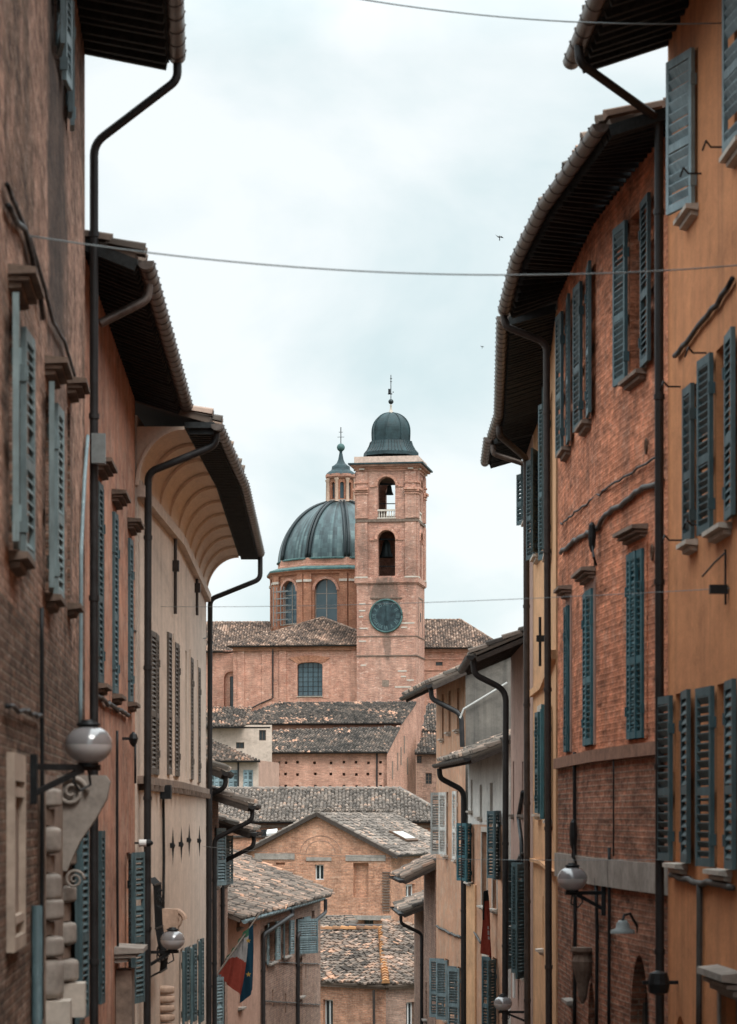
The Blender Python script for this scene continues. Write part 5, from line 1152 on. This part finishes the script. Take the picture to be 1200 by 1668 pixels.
# lantern
lx = MB(); LR = 21.3*k; lw = []
lx.lathe((DX, DY, 0), [(27*k, zz(826)), (28*k, zz(824)), (27*k, zz(822)), (24*k, zz(820)), (23*k, zz(816))], 24); la = lx.build('lantern', MT['stone'], h)
mb = MB()
for i in range(8):
    a, b = R(-90+22.5+45*(i-1)+6), R(-90+22.5+45*i+6); sg = Seg((DX+LR*math.cos(a), DY+LR*math.sin(a)), (DX+LR*math.cos(b), DY+LR*math.sin(b)), 1); c = sg.L/2
    o = (c-3.2*k, c+3.2*k, zz(814), zz(787), True, .3); wall_face(mb, sg, zz(824), zz(779), [o]); lw.append((sg, o, a))
mb.build('lantern_wall', MT['brick_drum'], la)
for sg, o, a in lw:
    g = MB(); g.poly(sg.at(o[0],o[2],-.28), sg.at(o[1],o[2],-.28), sg.at(o[1],o[3],-.28), sg.at(o[0],o[3],-.28)); g.build('pane', MT['glass_blue'], la)
    m2 = MB(); m2.lathe((DX+(LR+.12)*math.cos(a), DY+(LR+.12)*math.sin(a), 0), [(.26, zz(819)), (.2, zz(816)), (.17, zz(786)), (.26, zz(783)), (.26, zz(781))], 10); m2.build('column', MT['stone_pink'], la, smooth=True)
mb = MB(); mb.lathe((DX, DY, 0), [(23*k, zz(781)), (26*k, zz(778)), (26.5*k, zz(774)), (22*k, zz(773))], 8, rot=R(-90+28.5)); mb.build('lantern_cornice', MT['brick_church'], la)
mb = MB(); mb.lathe((DX, DY, 0), [(25*k, zz(775)), (23*k, zz(771)), (19*k, zz(768)), (16*k, zz(766.5)), (15*k, zz(764)), (14.5*k, zz(760)), (11*k, zz(758)), (7*k, zz(754.5)), (4.5*k, zz(749)), (3*k, zz(741)), (2.2*k, zz(737)), (3*k, zz(736)), (2*k, zz(735))], 16); cp = mb.build('lantern_roof', MT['copper_dark'], la, smooth=True)
mb = MB(); mb.lathe((DX, DY, zz(729)), [(6.6*k*math.sin(math.pi*j/10), -6.6*k*math.cos(math.pi*j/10)) for j in range(11)], 18); mb.build('finial_ball', MT['verdigris'], la, smooth=True)
mb = MB(); mb.tube([V((DX, DY, zz(724))), V((DX, DY, zz(696)))], .06, 6); mb.bar(V((DX-.4, DY, zz(712))), V((DX+.4, DY, zz(712))), .05, .05); mb.bar(V((DX-.25, DY, zz(704))), V((DX+.25, DY, zz(704))), .05, .05); mb.build('cross', MT['iron'], la)
# scaffold in the left drum window
sg, o = owin[9]
mb = MB(); a, b = o[0]-.3, o[1]+.2
mb.bar(sg.at(a, zz(1018), .5), sg.at(a, zz(1018), 1.0), .07, .07); mb.bar(sg.at(b-.6, zz(1018), .5), sg.at(b-.6, zz(1018), 1.0), .07, .07)
for j in range(5): zz_ = zz(1015)+j*.82; mb.bar(sg.at(a, zz_, .5), sg.at(b-.6, zz_, .5), .07, .07); mb.bar(sg.at(a, zz_, 1.0), sg.at(b-.6, zz_, 1.0), .07, .07)
for u_ in (a, a+1.3): mb.tube([sg.at(u_, zz(1025), .5), sg.at(u_, zz(962), .5)], .05, 6); mb.tube([sg.at(u_, zz(1025), 1.0), sg.at(u_, zz(962), 1.0)], .05, 6); mb.bar(sg.at(u_, zz(970), .5), sg.at(u_, zz(970), 1.0), .07, .07)
so = mb.build('scaffold', MT['box_grey'], None, loc=sg.at(a, zz(1025), .5)); tag(so, 'grey tube scaffold against the left window of the dome drum', 'scaffold')

# ================================================================== BELL TOWER
C = V((gx(678, 290), 290)); w = 6.72; zt = lambda py: gz(py, 290.5)
h = thing('bell_tower', (C.x-3, 293, -6), 'square brick bell tower with a round dark clock and a small leaded cupola', 'tower')
cs = [C+dF*w, C, C+dS*w, C+dF*w+dS*w]
sides = [Seg(cs[i], cs[(i+1) % 4], 1) for i in range(4)]
T = 290.5/F; mb = MB(); cu = w/2
lo = (cu-14.3*T, cu+14.3*T, zt(938), zt(864), True, .9); hi = (cu-14.3*T, cu+14.3*T, zt(844), zt(777), True, .9)
for sg in sides: wall_face(mb, sg, -8, zt(752), [lo, hi] if sg in sides[:2] else [hi])
wl = mb.build('wall', MT['brick_tower'], h)
for fy in (938, 846, 770):                          # floors inside
    pp = [C+dF*(w-.3)+dS*.3, C+dF*.3+dS*.3, C+dF*.3+dS*(w-.3), C+dF*(w-.3)+dS*(w-.3)]
    mb = MB(); mb.prism([V((*p, zt(fy)-.3)) for p in pp], V((0,0,.25))); mb.build('floor', MT['stone_dark'], h)
def band(y0, y1, out, mat, name='cornice', a=0, b=0, par=None):
    mb = MB()
    q0 = [C+dF*(w+out)-dS*out, C-dF*out-dS*out, C-dF*out+dS*(w+out), C+dF*(w+out)+dS*(w+out)]; q1 = [C+dF*(w-.1)+dS*.1, C+dF*.1+dS*.1, C+dF*.1+dS*(w-.1), C+dF*(w-.1)+dS*(w-.1)]
    for i in range(4):
        j = (i+1) % 4
        mb.hexa([V((*q1[i],zt(y0))),V((*q0[i],zt(y0))),V((*q0[j],zt(y0))),V((*q1[j],zt(y0)))],[V((*q1[i],zt(y1))),V((*q0[i],zt(y1))),V((*q0[j],zt(y1))),V((*q1[j],zt(y1)))])
    return mb.build(name, MT[mat], par or h)
band(850, 845.5, .14, 'stone_dark'); band(949, 941, .22, 'brick_tower'); band(951, 949, .12, 'brick_tower'); band(767, 763, .12, 'brick_church'); band(763, 760, .3, 'brick_church'); band(760, 757, .6, 'brick_tower'); band(757, 754.5, .85, 'copper_dark', 'eaves_flashing'); band(754.5, 743.5, .25, 'parapet', 'parapet'); band(1037, 1035.5, .06, 'stone_dark'); band(1069, 1067, .08, 'stone_dark')
for sg in sides:
    for a, b in ((0, 1.25), (sg.L-1.25, sg.L)):      # corner pilasters with imposts on both bell stages
        for y0, y1 in ((844, 768), (940, 851)):
            mb = MB(); mb.hexa([sg.at(a,zt(y0),.003),sg.at(b,zt(y0),.003),sg.at(b,zt(y1),.003),sg.at(a,zt(y1),.003)],[sg.at(a,zt(y0),.2),sg.at(b,zt(y0),.2),sg.at(b,zt(y1),.2),sg.at(a,zt(y1),.2)]); mb.build('pilaster', MT['brick_tower'], wl)
        mb = MB()
        for y0, y1, o_ in ((798, 794.5, .48), (801, 798, .32), (787, 784.5, .3), (805, 803, .28)): mb.hexa([sg.at(a-.1,zt(y0),.1),sg.at(b+.1,zt(y0),.1),sg.at(b+.1,zt(y1),.1),sg.at(a-.1,zt(y1),.1)],[sg.at(a-.1,zt(y0),o_),sg.at(b+.1,zt(y0),o_),sg.at(b+.1,zt(y1),o_),sg.at(a-.1,zt(y1),o_)])
        mb.build('impost', MT['brick_church'], wl)
        mb = MB(); mb.box(sg.at((a+b)/2, zt(940), .12), 1.3, .26, .16, sg.rz); mb.box(sg.at((a+b)/2, zt(764), .2), .6, .4, .14, sg.rz); mb.build('pale_stone', MT['stone_pale'], wl)
    for o in (lo, hi):
        mb = MB(); sp = o[3]-(o[1]-o[0])/2; rr = (o[1]-o[0])/2+.2
        for j in range(14):
            a0, a1 = math.pi*j/14, math.pi*(j+1)/14; mb.bar(sg.at(cu+math.cos(a0)*rr, sp+math.sin(a0)*rr, .03), sg.at(cu+math.cos(a1)*rr, sp+math.sin(a1)*rr, .03), .3, .3)
        for s_ in (-1, 1): mb.box(sg.at(cu+s_*(rr+.25), sp-.05, .04), .9, .12, .14, sg.rz)
        mb.build('archivolt', MT['brick_church'], wl)
    mb = MB()                                        # balustrade across the upper opening
    for j in range(7): u_ = lo[0]+(j+.5)*(lo[1]-lo[0])/7; mb.lathe(sg.at(u_, zt(843), -.1), [(.05,0),(.09,.25),(.05,.5),(.05,.72)], 8)
    mb.box(sg.at(cu, zt(843)+.82, -.1), 2.05, .22, .2, sg.rz); mb.box(sg.at(cu, zt(843)-.05, -.08), 2.1, .3, .14, sg.rz); mb.build('balustrade', MT['stone_pale'], h)
for px, yy, yb, par in ((629, 880, 908, 1), (634, 790, 806, 0)):
    c = pt(px, yb, 293.5); hh = (yb-yy)*T*1.01; mb = MB(); r = hh*.42
    mb.lathe(c, [(r*1.05, 0), (r, .05), (r*.72, hh*.3), (r*.58, hh*.65), (r*.5, hh*.85), (r*.2, hh), (0, hh)], 16); o = mb.build('bell', MT['bronze'], h, smooth=True)
    mb = MB(); mb.bar(c+V((-2.2,0,hh+.1)), c+V((2.2,0,hh+.1)), .22, .22); 
    for s_ in (-1.2, 1.2): mb.bar(c+V((s_,0,hh+.1)), c+V((s_*1.1,0,-1.9)), .14, .14)
    mb.bar(c+V((-1.3,0,-1.0)), c+V((1.3,0,-1.0)), .1, .1)
    mb.build('bell_frame', MT['iron'], o)
# clock
c = sides[0]; uc = c.hit(628.6)[0]; zc = zt(1003); rc = 26.3*T
def disc(r, off, t, mat, name, par, n=40):
    mb = MB(); mb.prism([c.at(uc+r*math.cos(2*math.pi*k_/n), zc+r*math.sin(2*math.pi*k_/n), off) for k_ in range(n)], V((c.n.x*t, c.n.y*t, 0))); return mb.build(name, MT[mat], par)
m = NT('clock_face_metal'); n1 = m.noise(m.coord('Object'), 1.5, 6); MT['clockface'] = m.out(m.ramp(n1, [(.35, (.012,.022,.028)), (.65, (.035,.065,.075))]), .5)
MT['numeral'] = m_simple('dull_numeral_metal', (.085,.14,.15), .3, .6)
ck = disc(rc*.94, .05, .06, 'clockface', 'clock', h)
mb = MB(); mb.tube([c.at(uc+rc*math.cos(2*math.pi*j/40), zc+rc*math.sin(2*math.pi*j/40), .1) for j in range(41)], .11, 8); mb.build('clock_rim', MT['verdigris'], ck, smooth=True)
NUM = ['XII','I','II','III','IV','V','VI','VII','VIII','IX','X','XI']
for i, s_ in enumerate(NUM):
    mb = MB()
    a = math.pi/2-i*math.pi/6; er = V((math.cos(a), math.sin(a))); et = V((er.y, -er.x)); L = rc*.25; wc = {'I': .10, 'V': .17, 'X': .17}; tot = sum(wc[x] for x in s_)*rc*.9; x0 = -tot/2
    def seg2(p, q): mb.bar(c.at(uc+p.x, zc+p.y, .125), c.at(uc+q.x, zc+q.y, .125), .075, .02, V((c.n.x, c.n.y, 0)))
    for ch in s_:
        wch = wc[ch]*rc*.9; P = lambda x, y: er*(rc*.74+y*L)+et*(x0+x*wch)
        if ch == 'I': seg2(P(.5,-.5), P(.5,.5))
        elif ch == 'V': seg2(P(.1,.5), P(.5,-.5)); seg2(P(.9,.5), P(.5,-.5))
        else: seg2(P(.1,.5), P(.9,-.5)); seg2(P(.9,.5), P(.1,-.5))
        x0 += wch
    mb.build('clock_numeral', MT['numeral'], ck)
mb = MB(); mb.bar(c.at(uc, zc-.2, .15), c.at(uc, zc+rc*.72, .15), .09, .03); mb.build('clock_hand', MT['copper_dark'], ck)
mb = MB(); mb.bar(c.at(uc, zc+.1, .17), c.at(uc-.05, zc-rc*.5, .17), .12, .03); mb.build('clock_hand', MT['copper_dark'], ck)
mb = MB(); mb.box(c.at(uc, zt(974), .03), 3.6, .14, .12, c.rz); mb.build('clock_hood', MT['stone_dark'], h)
for px, y, ww in ((590,983,.7),(590,994,.7),(588,1004,.5),(592,1023,.9),(590,1044,.8),(664,1015,1.5),(658,1022,.7),(592,1083,.6),(655,1093,1.0),(657,1102,.6),(656,1119,1.8),(668,1108,.8)):
    u_ = c.hit(px)[0]; mb = MB(); mb.box(c.at(u_, zt(y), .01), ww, .05, .16, c.rz); mb.build('pale_stone', MT['stone_pale'], wl)
u_ = c.hit(628)[0]; mb = MB(); mb.box(c.at(u_, zt(1113), .01), .75, .05, .75, c.rz); mb.build('blocked_window', MT['stone_brown'], h)
sd = sides[1]
for u0, u1, y0, y1, mt in ((1.8, 5.0, 1035, 972, 'brick_church'),):
    mb = MB()
    for a, b, cz, dz in ((u0-.12, u0, y0, y1), (u1, u1+.12, y0, y1), (u0-.12, u1+.12, y1+1, y1-1)): mb.hexa([sd.at(a,zt(cz),.003),sd.at(b,zt(cz),.003),sd.at(b,zt(dz),.003),sd.at(a,zt(dz),.003)],[sd.at(a,zt(cz),.05),sd.at(b,zt(cz),.05),sd.at(b,zt(dz),.05),sd.at(a,zt(dz),.05)])
    mb.build('panel_moulding', MT['stone_brown'], h)
mb = MB(); mb.box(sd.at(3.3, zt(1003), .01), .5, .06, 1.0, sd.rz); mb.build('slit_window', MT['iron'], h)
# cupola: flared skirt, octagon drum and dome, finial and vane
cx, cy = (C+dF*(w/2)+dS*(w/2)); k = 293.5/F; zz = lambda py: gz(py, 293.5); rot = R(22.5+8.9-90)
def cup(name, mat, prof, n=8, par=h, smooth=False):
    mb = MB(); mb.lathe((cx, cy, 0), prof, n, rot=rot); return mb.build(name, MT[mat], par, smooth)
s2 = .98
cu_ = cup('cupola', 'copper_dark', [(47*k*s2, zz(744)), (47*k*s2, zz(738.5)), (42*k*s2, zz(733)), (38*k*s2, zz(726)), (36*k*s2, zz(720)), (36*k*s2, zz(719)), (32*k*s2, zz(718.5))])
pr = [(31.5*k*s2, zz(719)), (32*k*s2, zz(708))]+[(32*k*s2*math.cos(R(t))**.92, zz(702)+30*k*math.sin(R(t))) for t in range(0, 90, 8)]+[(2*k, zz(672))]
dm2 = cup('cupola_dome', 'copper_dark', pr, 8, cu_)
for i in range(8):
    a = rot+i*math.pi/4; mb = MB(); mb.tube([V((cx+(r+.02)*math.cos(a), cy+(r+.02)*math.sin(a), z_)) for r, z_ in pr], .08, 6); mb.build('rib', MT['copper_dark'], dm2)
mb = MB()
for i in range(8):
    for j in range(1, 6):
        a0, a1 = rot+i*math.pi/4, rot+(i+1)*math.pi/4
        def at_(r, z_, f): return V((cx+r*(math.cos(a0)*(1-f)+math.cos(a1)*f), cy+r*(math.sin(a0)*(1-f)+math.sin(a1)*f), z_+.03))
        pth = [at_(r, z_, j/6) for r, z_ in [(47*k*s2, zz(738.5)), (42*k*s2, zz(733)), (38*k*s2, zz(726)), (36*k*s2, zz(720))]]; mb.tube(pth, .05, 5)
mb.build('seam', MT['copper'], cu_)
fi = cup('finial', 'stone_pale', [(4.5*k, zz(673)), (4*k, zz(671)), (1.8*k, zz(666)), (1.4*k, zz(661)), (2*k, zz(660)), (.8*k, zz(658))], 12, h, True)
mb = MB(); mb.lathe((cx, cy, zz(653.5)), [(4.3*k*math.sin(math.pi*j/10), -4.3*k*math.cos(math.pi*j/10)) for j in range(11)], 16); mb.build('finial_ball', MT['bronze'], fi, smooth=True)
mb = MB(); mb.tube([V((cx, cy, zz(650))), V((cx, cy, zz(610)))], .05, 6); mb.box((cx-.18, cy, zz(637)), .25, .04, .6); mb.box((cx-.1, cy, zz(641)), .5, .04, .12); mb.box((cx+.25, cy, zz(638)), .12, .04, .12)
for y in (616, 621): mb.bar(V((cx-.1, cy, zz(y))), V((cx+.14, cy, zz(y))), .06, .06)
mb.build('weather_vane', MT['iron'], fi)

# ================================================================== LOOSE THINGS ON THE WALLS AND IN THE AIR
def lamp(c, anchor, label, r=.2):
    """squashed globe on a wall bracket; c = globe centre, anchor = foot of the arm on the wall"""
    t = thing('street_lamp', anchor, label, 'street lamp', 'globe lamps on wall brackets')
    c, a = V(c), V(anchor); zb = c.z-r*.95; mb = MB(); w0 = V((a.x, a.y, zb)); tip = V((c.x, c.y, zb)); d = (tip-w0).normalized()
    mb.bar(w0, tip+d*.10, .05, .05); mb.bar(w0-V((0,0,.22)), tip-d*.06-V((0,0,.02)), .045, .045); mb.box(w0-V((0,0,.1)), .07, .07, .4)
    mb.tube([tip+V((0,0,-.02)), tip+d*.02+V((0,0,-.14)), tip-d*.08+V((0,0,-.19)), tip-d*.14+V((0,0,-.12)), tip-d*.12+V((0,0,-.02))], .012, 6)
    mb.build('bracket', MT['iron'], t)
    mb = MB(); mb.lathe(c, [(.06, -.95*r), (.085, -.9*r), (.085, -.76*r)], 16); mb.build('cup', MT['iron'], t)
    lowp = [(r*math.sin(R(t_)), -r*.82*math.cos(R(t_))) for t_ in range(20, 91, 10)]; upp = [(r*math.sin(R(t_)), r*.82*math.cos(R(t_))) for t_ in range(90, 15, -8)]
    mb = MB(); mb.lathe(c, lowp, 28); mb.build('lower_bowl', MT['opal'], t, smooth=True)
    mb = MB(); mb.lathe(c, upp, 28); mb.build('upper_globe', MT['opal_top'], t, smooth=True)
    mb = MB(); mb.lathe(c, [(.075, r*.76), (.10, r*.8), (.095, r*.9), (.06, r*.95), (.065, r*1.02), (.0, r*1.06)], 16); mb.build('cap', MT['iron'], t, smooth=True)
lamp(pt(144, 1213, 21.3), (xl1(21)+.02, 21, gz(1258, 21)), 'large near globe lamp on a black arm at the brown brick wall', .195)
lamp(pt(281, 1531, 42.6), (-3.58, 42.4, gz(1555, 42.5)), 'small globe lamp low on the cream house wall', .2)
lamp(pt(932, 1431, 34.5), (3.12, 34.6, gz(1460, 34.5)), 'globe lamp on a black arm before the grey stone band of the red brick house', .2)
lamp(pt(819, 1634, 57), (3.48, 57, gz(1652, 57)), 'globe lamp at the bottom beside the white walled house', .2)
def cable(pts, r, label, mat='cable', sag=.0):
    a, b = V(pts[0]), V(pts[1]); path = []
    for i in range(41):
        t = i/40; p = a.lerp(b, t); p.z -= 4*sag*t*(1-t); path.append(p)
    mb = MB(); mb.tube(path, r, 6); o = mb.build('overhead_cable', MT[mat], None, smooth=True, loc=a); tag(o, label, 'cable', 'cables across the street')
cable((V((-2.95, 24.7, 8.42)), V((xr1(26.5), 26.5, gz(38, 26.5)))), .0075, 'pale cable crossing high at the top between the roofs', 'cable_pale', .28)
cable((V((xl1(20.3), 20.3, gz(383, 20.3))), V((xr1(22), 22, gz(420, 22)))), .0065, 'pale cable crossing the open sky from the brown wall hood', 'cable_pale', .22)
cable((V((-3.5, 44, gz(988, 44))), V((xr1(26), 26, gz(958, 26)))), .004, 'hair thin wire crossing in front of the clock tower', 'cable_pale', .06)
cable((V((-3.62, 37, gz(1015, 37))), V((-3.78, 60.9, gz(1039, 60.9)))), .012, 'sagging dark wire along the front of the cream house', 'cable', .12)
cable((V((xr1(29.8)-.1, 29.8, gz(1400, 29.8))), V((-3.7, 58, gz(1378, 58)))), .004, 'thin low wire crossing before the brick gable', 'cable_pale', .1)
# flags on the left
def cloth(name, corners, mats, zones, label, cat, nu=44, nv=44, fold=.06, freq=9, loc=None):
    a, b, c, d = [V(p) for p in corners]; mb = MB(); g = []; n = (b-a).cross(d-a).normalized()
    for i in range(nu+1):
        row = []
        for j in range(nv+1):
            s_, t_ = i/nu, j/nv; p = (a*(1-s_)+b*s_)*(1-t_)+(d*(1-s_)+c*s_)*t_
            row.append(p+n*fold*(.3+t_)*math.sin(freq*s_+2.1*t_)+n*fold*.4*math.sin(freq*2.3*s_-3*t_))
        g.append(row)
    for i in range(nu):
        for j in range(nv): mb.poly(g[i][j], g[i+1][j], g[i+1][j+1], g[i][j+1], mi=zones((i+.5)/nu, (j+.5)/nv))
    o = mb.build(name, [MT[m_] for m_ in mats], None, smooth=True, loc=a)
    if label: tag(o, label, cat)
    return o
pY = 68
def fp(px, py, dy=0): return pt(px, py, pY+dy)
mb = MB(); mb.tube([pt(336, 1612, 66.0), pt(425, 1484, 69.5)], [.03, .022], 8); o = mb.build('flag_pole', MT['wood'], None, loc=pt(336, 1612, 66.0)); tag(o, 'slanting wooden pole carrying two flags beside the low brick houses', 'flag pole')
o = cloth('national_flag', [fp(368, 1562), fp(405, 1508, .5), fp(393, 1622, .6), fp(355, 1590, 0)], ['green', 'fwhite', 'red'], lambda s_, t_: 0 if t_ < .12 else (1 if t_ < .14+.38*s_ else 2), 'green, white and red flag hanging in folds from the slanting pole', 'flag', fold=.05, freq=11)
o = cloth('star_flag', [fp(396, 1530, .4), fp(411, 1504, .55), fp(413, 1612, .7), fp(392, 1634, .65)], ['blue'], lambda s_, t_: 0, 'dark blue flag with yellow stars hanging straight beside the red one', 'flag', fold=.04, freq=5)
for px, py in ((404, 1532), (404.5, 1587)):
    mb = MB(); c = pt(px, py, pY+.25); pts = []
    for j in range(10): rr = .075 if j % 2 == 0 else .03; a = math.pi/2+j*math.pi/5; pts.append(c+V((rr*math.cos(a), 0, rr*math.sin(a))))
    mb.prism(pts, V((0, .02, 0))); mb.build('star', MT['yellow'], o)
o = cloth('street_banner', [pt(788, 1452, 67.4), pt(794, 1449, 67.6), pt(803, 1560, 67.6), pt(785, 1553, 67.4)], ['red', 'black', 'fwhite'], lambda s_, t_: 1 if t_ < .16 or (s_ < .3 and t_ < .45) else (2 if (.52 < t_ < .75 and .42 < s_ < .58 and int(t_*40) % 3) else 0), 'narrow red and black banner hanging by the carved windows', 'banner', fold=.05, freq=6)
# flood lamp, small wall lamp, sign plate, dishes
t = thing('floodlight', pt(236, 1373, 41), 'white and black spotlight sticking out beside the cream house downpipe', 'floodlight')
p = pt(226, 1373, 40.8); mb = MB(); mb.tube([p, p+V((.12, .02, 0))], .055, 12); mb.build('housing', MT['white'], t)
mb = MB(); mb.tube([p+V((.12, .02, 0)), p+V((.17, .02, 0)), p+V((.22, .03, 0))], [.06, .055, .02], 12); mb.build('lens_hood', MT['iron'], t)
mb = MB(); mb.bar(p+V((-.3, 0, 0)), p, .03, .03); mb.build('arm', MT['iron'], t)
t = thing('wall_lamp', pt(1024, 1505, 32.6), 'grey metal shade lamp on the red brick wall right of the globe lamp', 'wall lamp')
p = pt(1014, 1512, 32.2); mb = MB(); mb.lathe(p, [(.155, -.06), (.15, -.02), (.09, .0), (.08, .06), (.05, .10), (0, .10)], 20); mb.build('lamp_shade', MT['box_grey'], t, smooth=True)
mb = MB(); mb.tube([p+V((0,0,.1)), p+V((.02,.05,.16)), p+V((.1,.12,.18)), p+V((.2,.22,.02)), p+V((.24,.3,-.2))], .018, 8); mb.build('lamp_arm', MT['iron'], t)
o = MB(); o.box((3.40, 61, gz(1603, 61)), .04, .5, .62); ob = o.build('sign_plate', MT['white'], None, loc=(3.4, 61, gz(1603, 61))); tag(ob, 'small white upright plate on the mauve wall under the green shutters', 'sign')
for px, py, Y, s_, lb in ((813.5, 387, 60, .12, 'small dark bird flying just above the middle cable'), (785, 565, 70, .07, 'tiny bird speck in the sky left of the curved eaves')):
    c = pt(px, py, Y); mb = MB(); mb.lathe(c, [(0, -.10*s_*4), (.02*s_*4, -.05*s_*4), (.026*s_*4, 0), (.015*s_*4, .08*s_*4), (0, .1*s_*4)], 8)
    for q in (-1, 1):
        mb.prism([c+V((0, 0, .03*s_*4)), c+V((q*.09*s_*4, 0, .07*s_*4)), c+V((q*.2*s_*4, .02, -.02*s_*4 if q > 0 else .14*s_*4)), c+V((q*.06*s_*4, 0, -.01*s_*4))], V((0, .008, 0)))
    mb.prism([c+V((-.01,0,-.3*s_)), c+V((.01,0,-.3*s_)), c+V((.05*s_*2,0,-.6*s_)), c+V((-.05*s_*2,0,-.6*s_))], V((0,.006,0)))
    ob = mb.build('bird', MT['black'], None, loc=c); tag(ob, lb, 'bird', 'birds in the sky')

# ================================================================== GROUND, SKY, LIGHT, CAMERA
def gz_(Y): 
    k = [(-60, 2.5), (0, -1.7), (120, -13.5), (190, -13.5), (215, -7.5), (285, -6), (340, -6), (600, -30), (3000, -60)]
    for (a, za), (b, zb) in zip(k, k[1:]):
        if Y <= b: return za+(zb-za)*(Y-a)/(b-a)
    return -60
ys = [-60, -30, 0, 15, 30, 45, 60, 75, 90, 105, 120, 150, 190, 215, 250, 285, 340, 450, 600, 1000, 3000]; xs = [-3000, -800, -200, -60, -20, 0, 20, 60, 200, 800, 3000]
mb = MB()
for j in range(len(ys)-1):
    for i in range(len(xs)-1): mb.poly(*[V((x, y, gz_(y)-.03)) for x, y in ((xs[i], ys[j]), (xs[i+1], ys[j]), (xs[i+1], ys[j+1]), (xs[i], ys[j+1]))])
o = mb.build('ground', MT['earth'], None); o['kind'] = 'structure'
mb = MB(); st = [-10, 0, 15, 30, 45, 60, 75, 90, 105, 120]
for a, b in zip(st, st[1:]): mb.poly(V((-5.5, a, gz_(a)+.01)), V((5.5, a, gz_(a)+.01)), V((5.5, b, gz_(b)+.01)), V((-5.5, b, gz_(b)+.01)))
o = mb.build('street', MT['paving'], None); o['kind'] = 'structure'

ZEN = 4.3
SUN_EL, SUN_AZ = 52, 150            # azimuth clockwise from +Y (view direction)
w = bpy.data.worlds.new('World'); SC.world = w; w.use_nodes = True; nt = w.node_tree; bg = nt.nodes['Background']
sky = nt.nodes.new('ShaderNodeTexSky'); sky.sky_type = 'NISHITA'; sky.sun_disc = False; sky.sun_elevation = R(SUN_EL); sky.sun_rotation = R(SUN_AZ)
tc = nt.nodes.new('ShaderNodeTexCoord'); mp = nt.nodes.new('ShaderNodeMapping'); mp.inputs['Scale'].default_value = (1.0, 1.0, 1.9); nt.links.new(tc.outputs['Generated'], mp.inputs[0]); mp.inputs['Location'].default_value = (0.31, 0.1, .07)
def wn(scale, det, rough, dist=.3):
    n = nt.nodes.new('ShaderNodeTexNoise'); n.inputs['Scale'].default_value = scale; n.inputs['Detail'].default_value = det; n.inputs['Roughness'].default_value = rough; n.inputs['Distortion'].default_value = dist; nt.links.new(mp.outputs[0], n.inputs['Vector']); return n.outputs['Fac']
def wm(op, a, b):
    n = nt.nodes.new('ShaderNodeMath'); n.operation = op
    for i, v in enumerate((a, b)):
        if isinstance(v, (int, float)): n.inputs[i].default_value = v
        else: nt.links.new(v, n.inputs[i])
    return n.outputs[0]
f = wm('ADD', wm('MULTIPLY', wn(6.5, 6, .5), .65), wm('MULTIPLY', wn(3.0, 3, .5), .35))
rp = nt.nodes.new('ShaderNodeValToRGB'); nt.links.new(f, rp.inputs[0]); e = rp.color_ramp.elements
e[0].position = .38; e[0].color = (7.0, 8.6, 8.85, 1); e[1].position = .54; e[1].color = (10.2, 10.75, 10.8, 1)
mx = nt.nodes.new('ShaderNodeMix'); mx.data_type = 'RGBA'; mx.inputs[0].default_value = .90
nt.links.new(sky.outputs[0], mx.inputs[6]); nt.links.new(rp.outputs[0], mx.inputs[7]); sx = nt.nodes.new('ShaderNodeSeparateXYZ'); nt.links.new(tc.outputs['Generated'], sx.inputs[0])
zr = nt.nodes.new('ShaderNodeMapRange'); zr.inputs[1].default_value = .28; zr.inputs[2].default_value = 1.0; zr.inputs[3].default_value = 1.0; zr.inputs[4].default_value = ZEN; nt.links.new(sx.outputs[2], zr.inputs[0])
ml = nt.nodes.new('ShaderNodeVectorMath'); ml.operation = 'SCALE'; nt.links.new(mx.outputs[2], ml.inputs[0]); nt.links.new(zr.outputs[0], ml.inputs['Scale'])
nt.links.new(ml.outputs[0], bg.inputs['Color']); bg.inputs['Strength'].default_value = .1
sl = bpy.data.lights.new('sun', 'SUN'); sl.energy = 1.9; sl.angle = R(22); sl.color = (1, .955, .89); so = bpy.data.objects.new('sun', sl); COL.objects.link(so)
az, el = R(SUN_AZ), R(SUN_EL); dv = V((math.sin(az)*math.cos(el), math.cos(az)*math.cos(el), math.sin(el))); so.rotation_euler = dv.to_track_quat('Z', 'Y').to_euler(); so.location = (0, 0, 60)
cd = bpy.data.cameras.new('camera'); co = bpy.data.objects.new('camera', cd); COL.objects.link(co); SC.camera = co
cd.sensor_fit = 'HORIZONTAL'; cd.sensor_width = 24; cd.lens = 85; cd.shift_y = (HY-834)/1200; cd.clip_end = 6000; cd.clip_start = .5
co.location = (0, 0, 0); co.rotation_euler = (R(90), 0, 0)
cd.dof.use_dof = True; cd.dof.focus_distance = 170; cd.dof.aperture_fstop = 3.6
SC.render.resolution_x, SC.render.resolution_y = 737, 1024
vs = SC.view_settings; vs.view_transform = 'Standard'; vs.look = 'None'; vs.exposure = 0.0; vs.gamma = 1.0
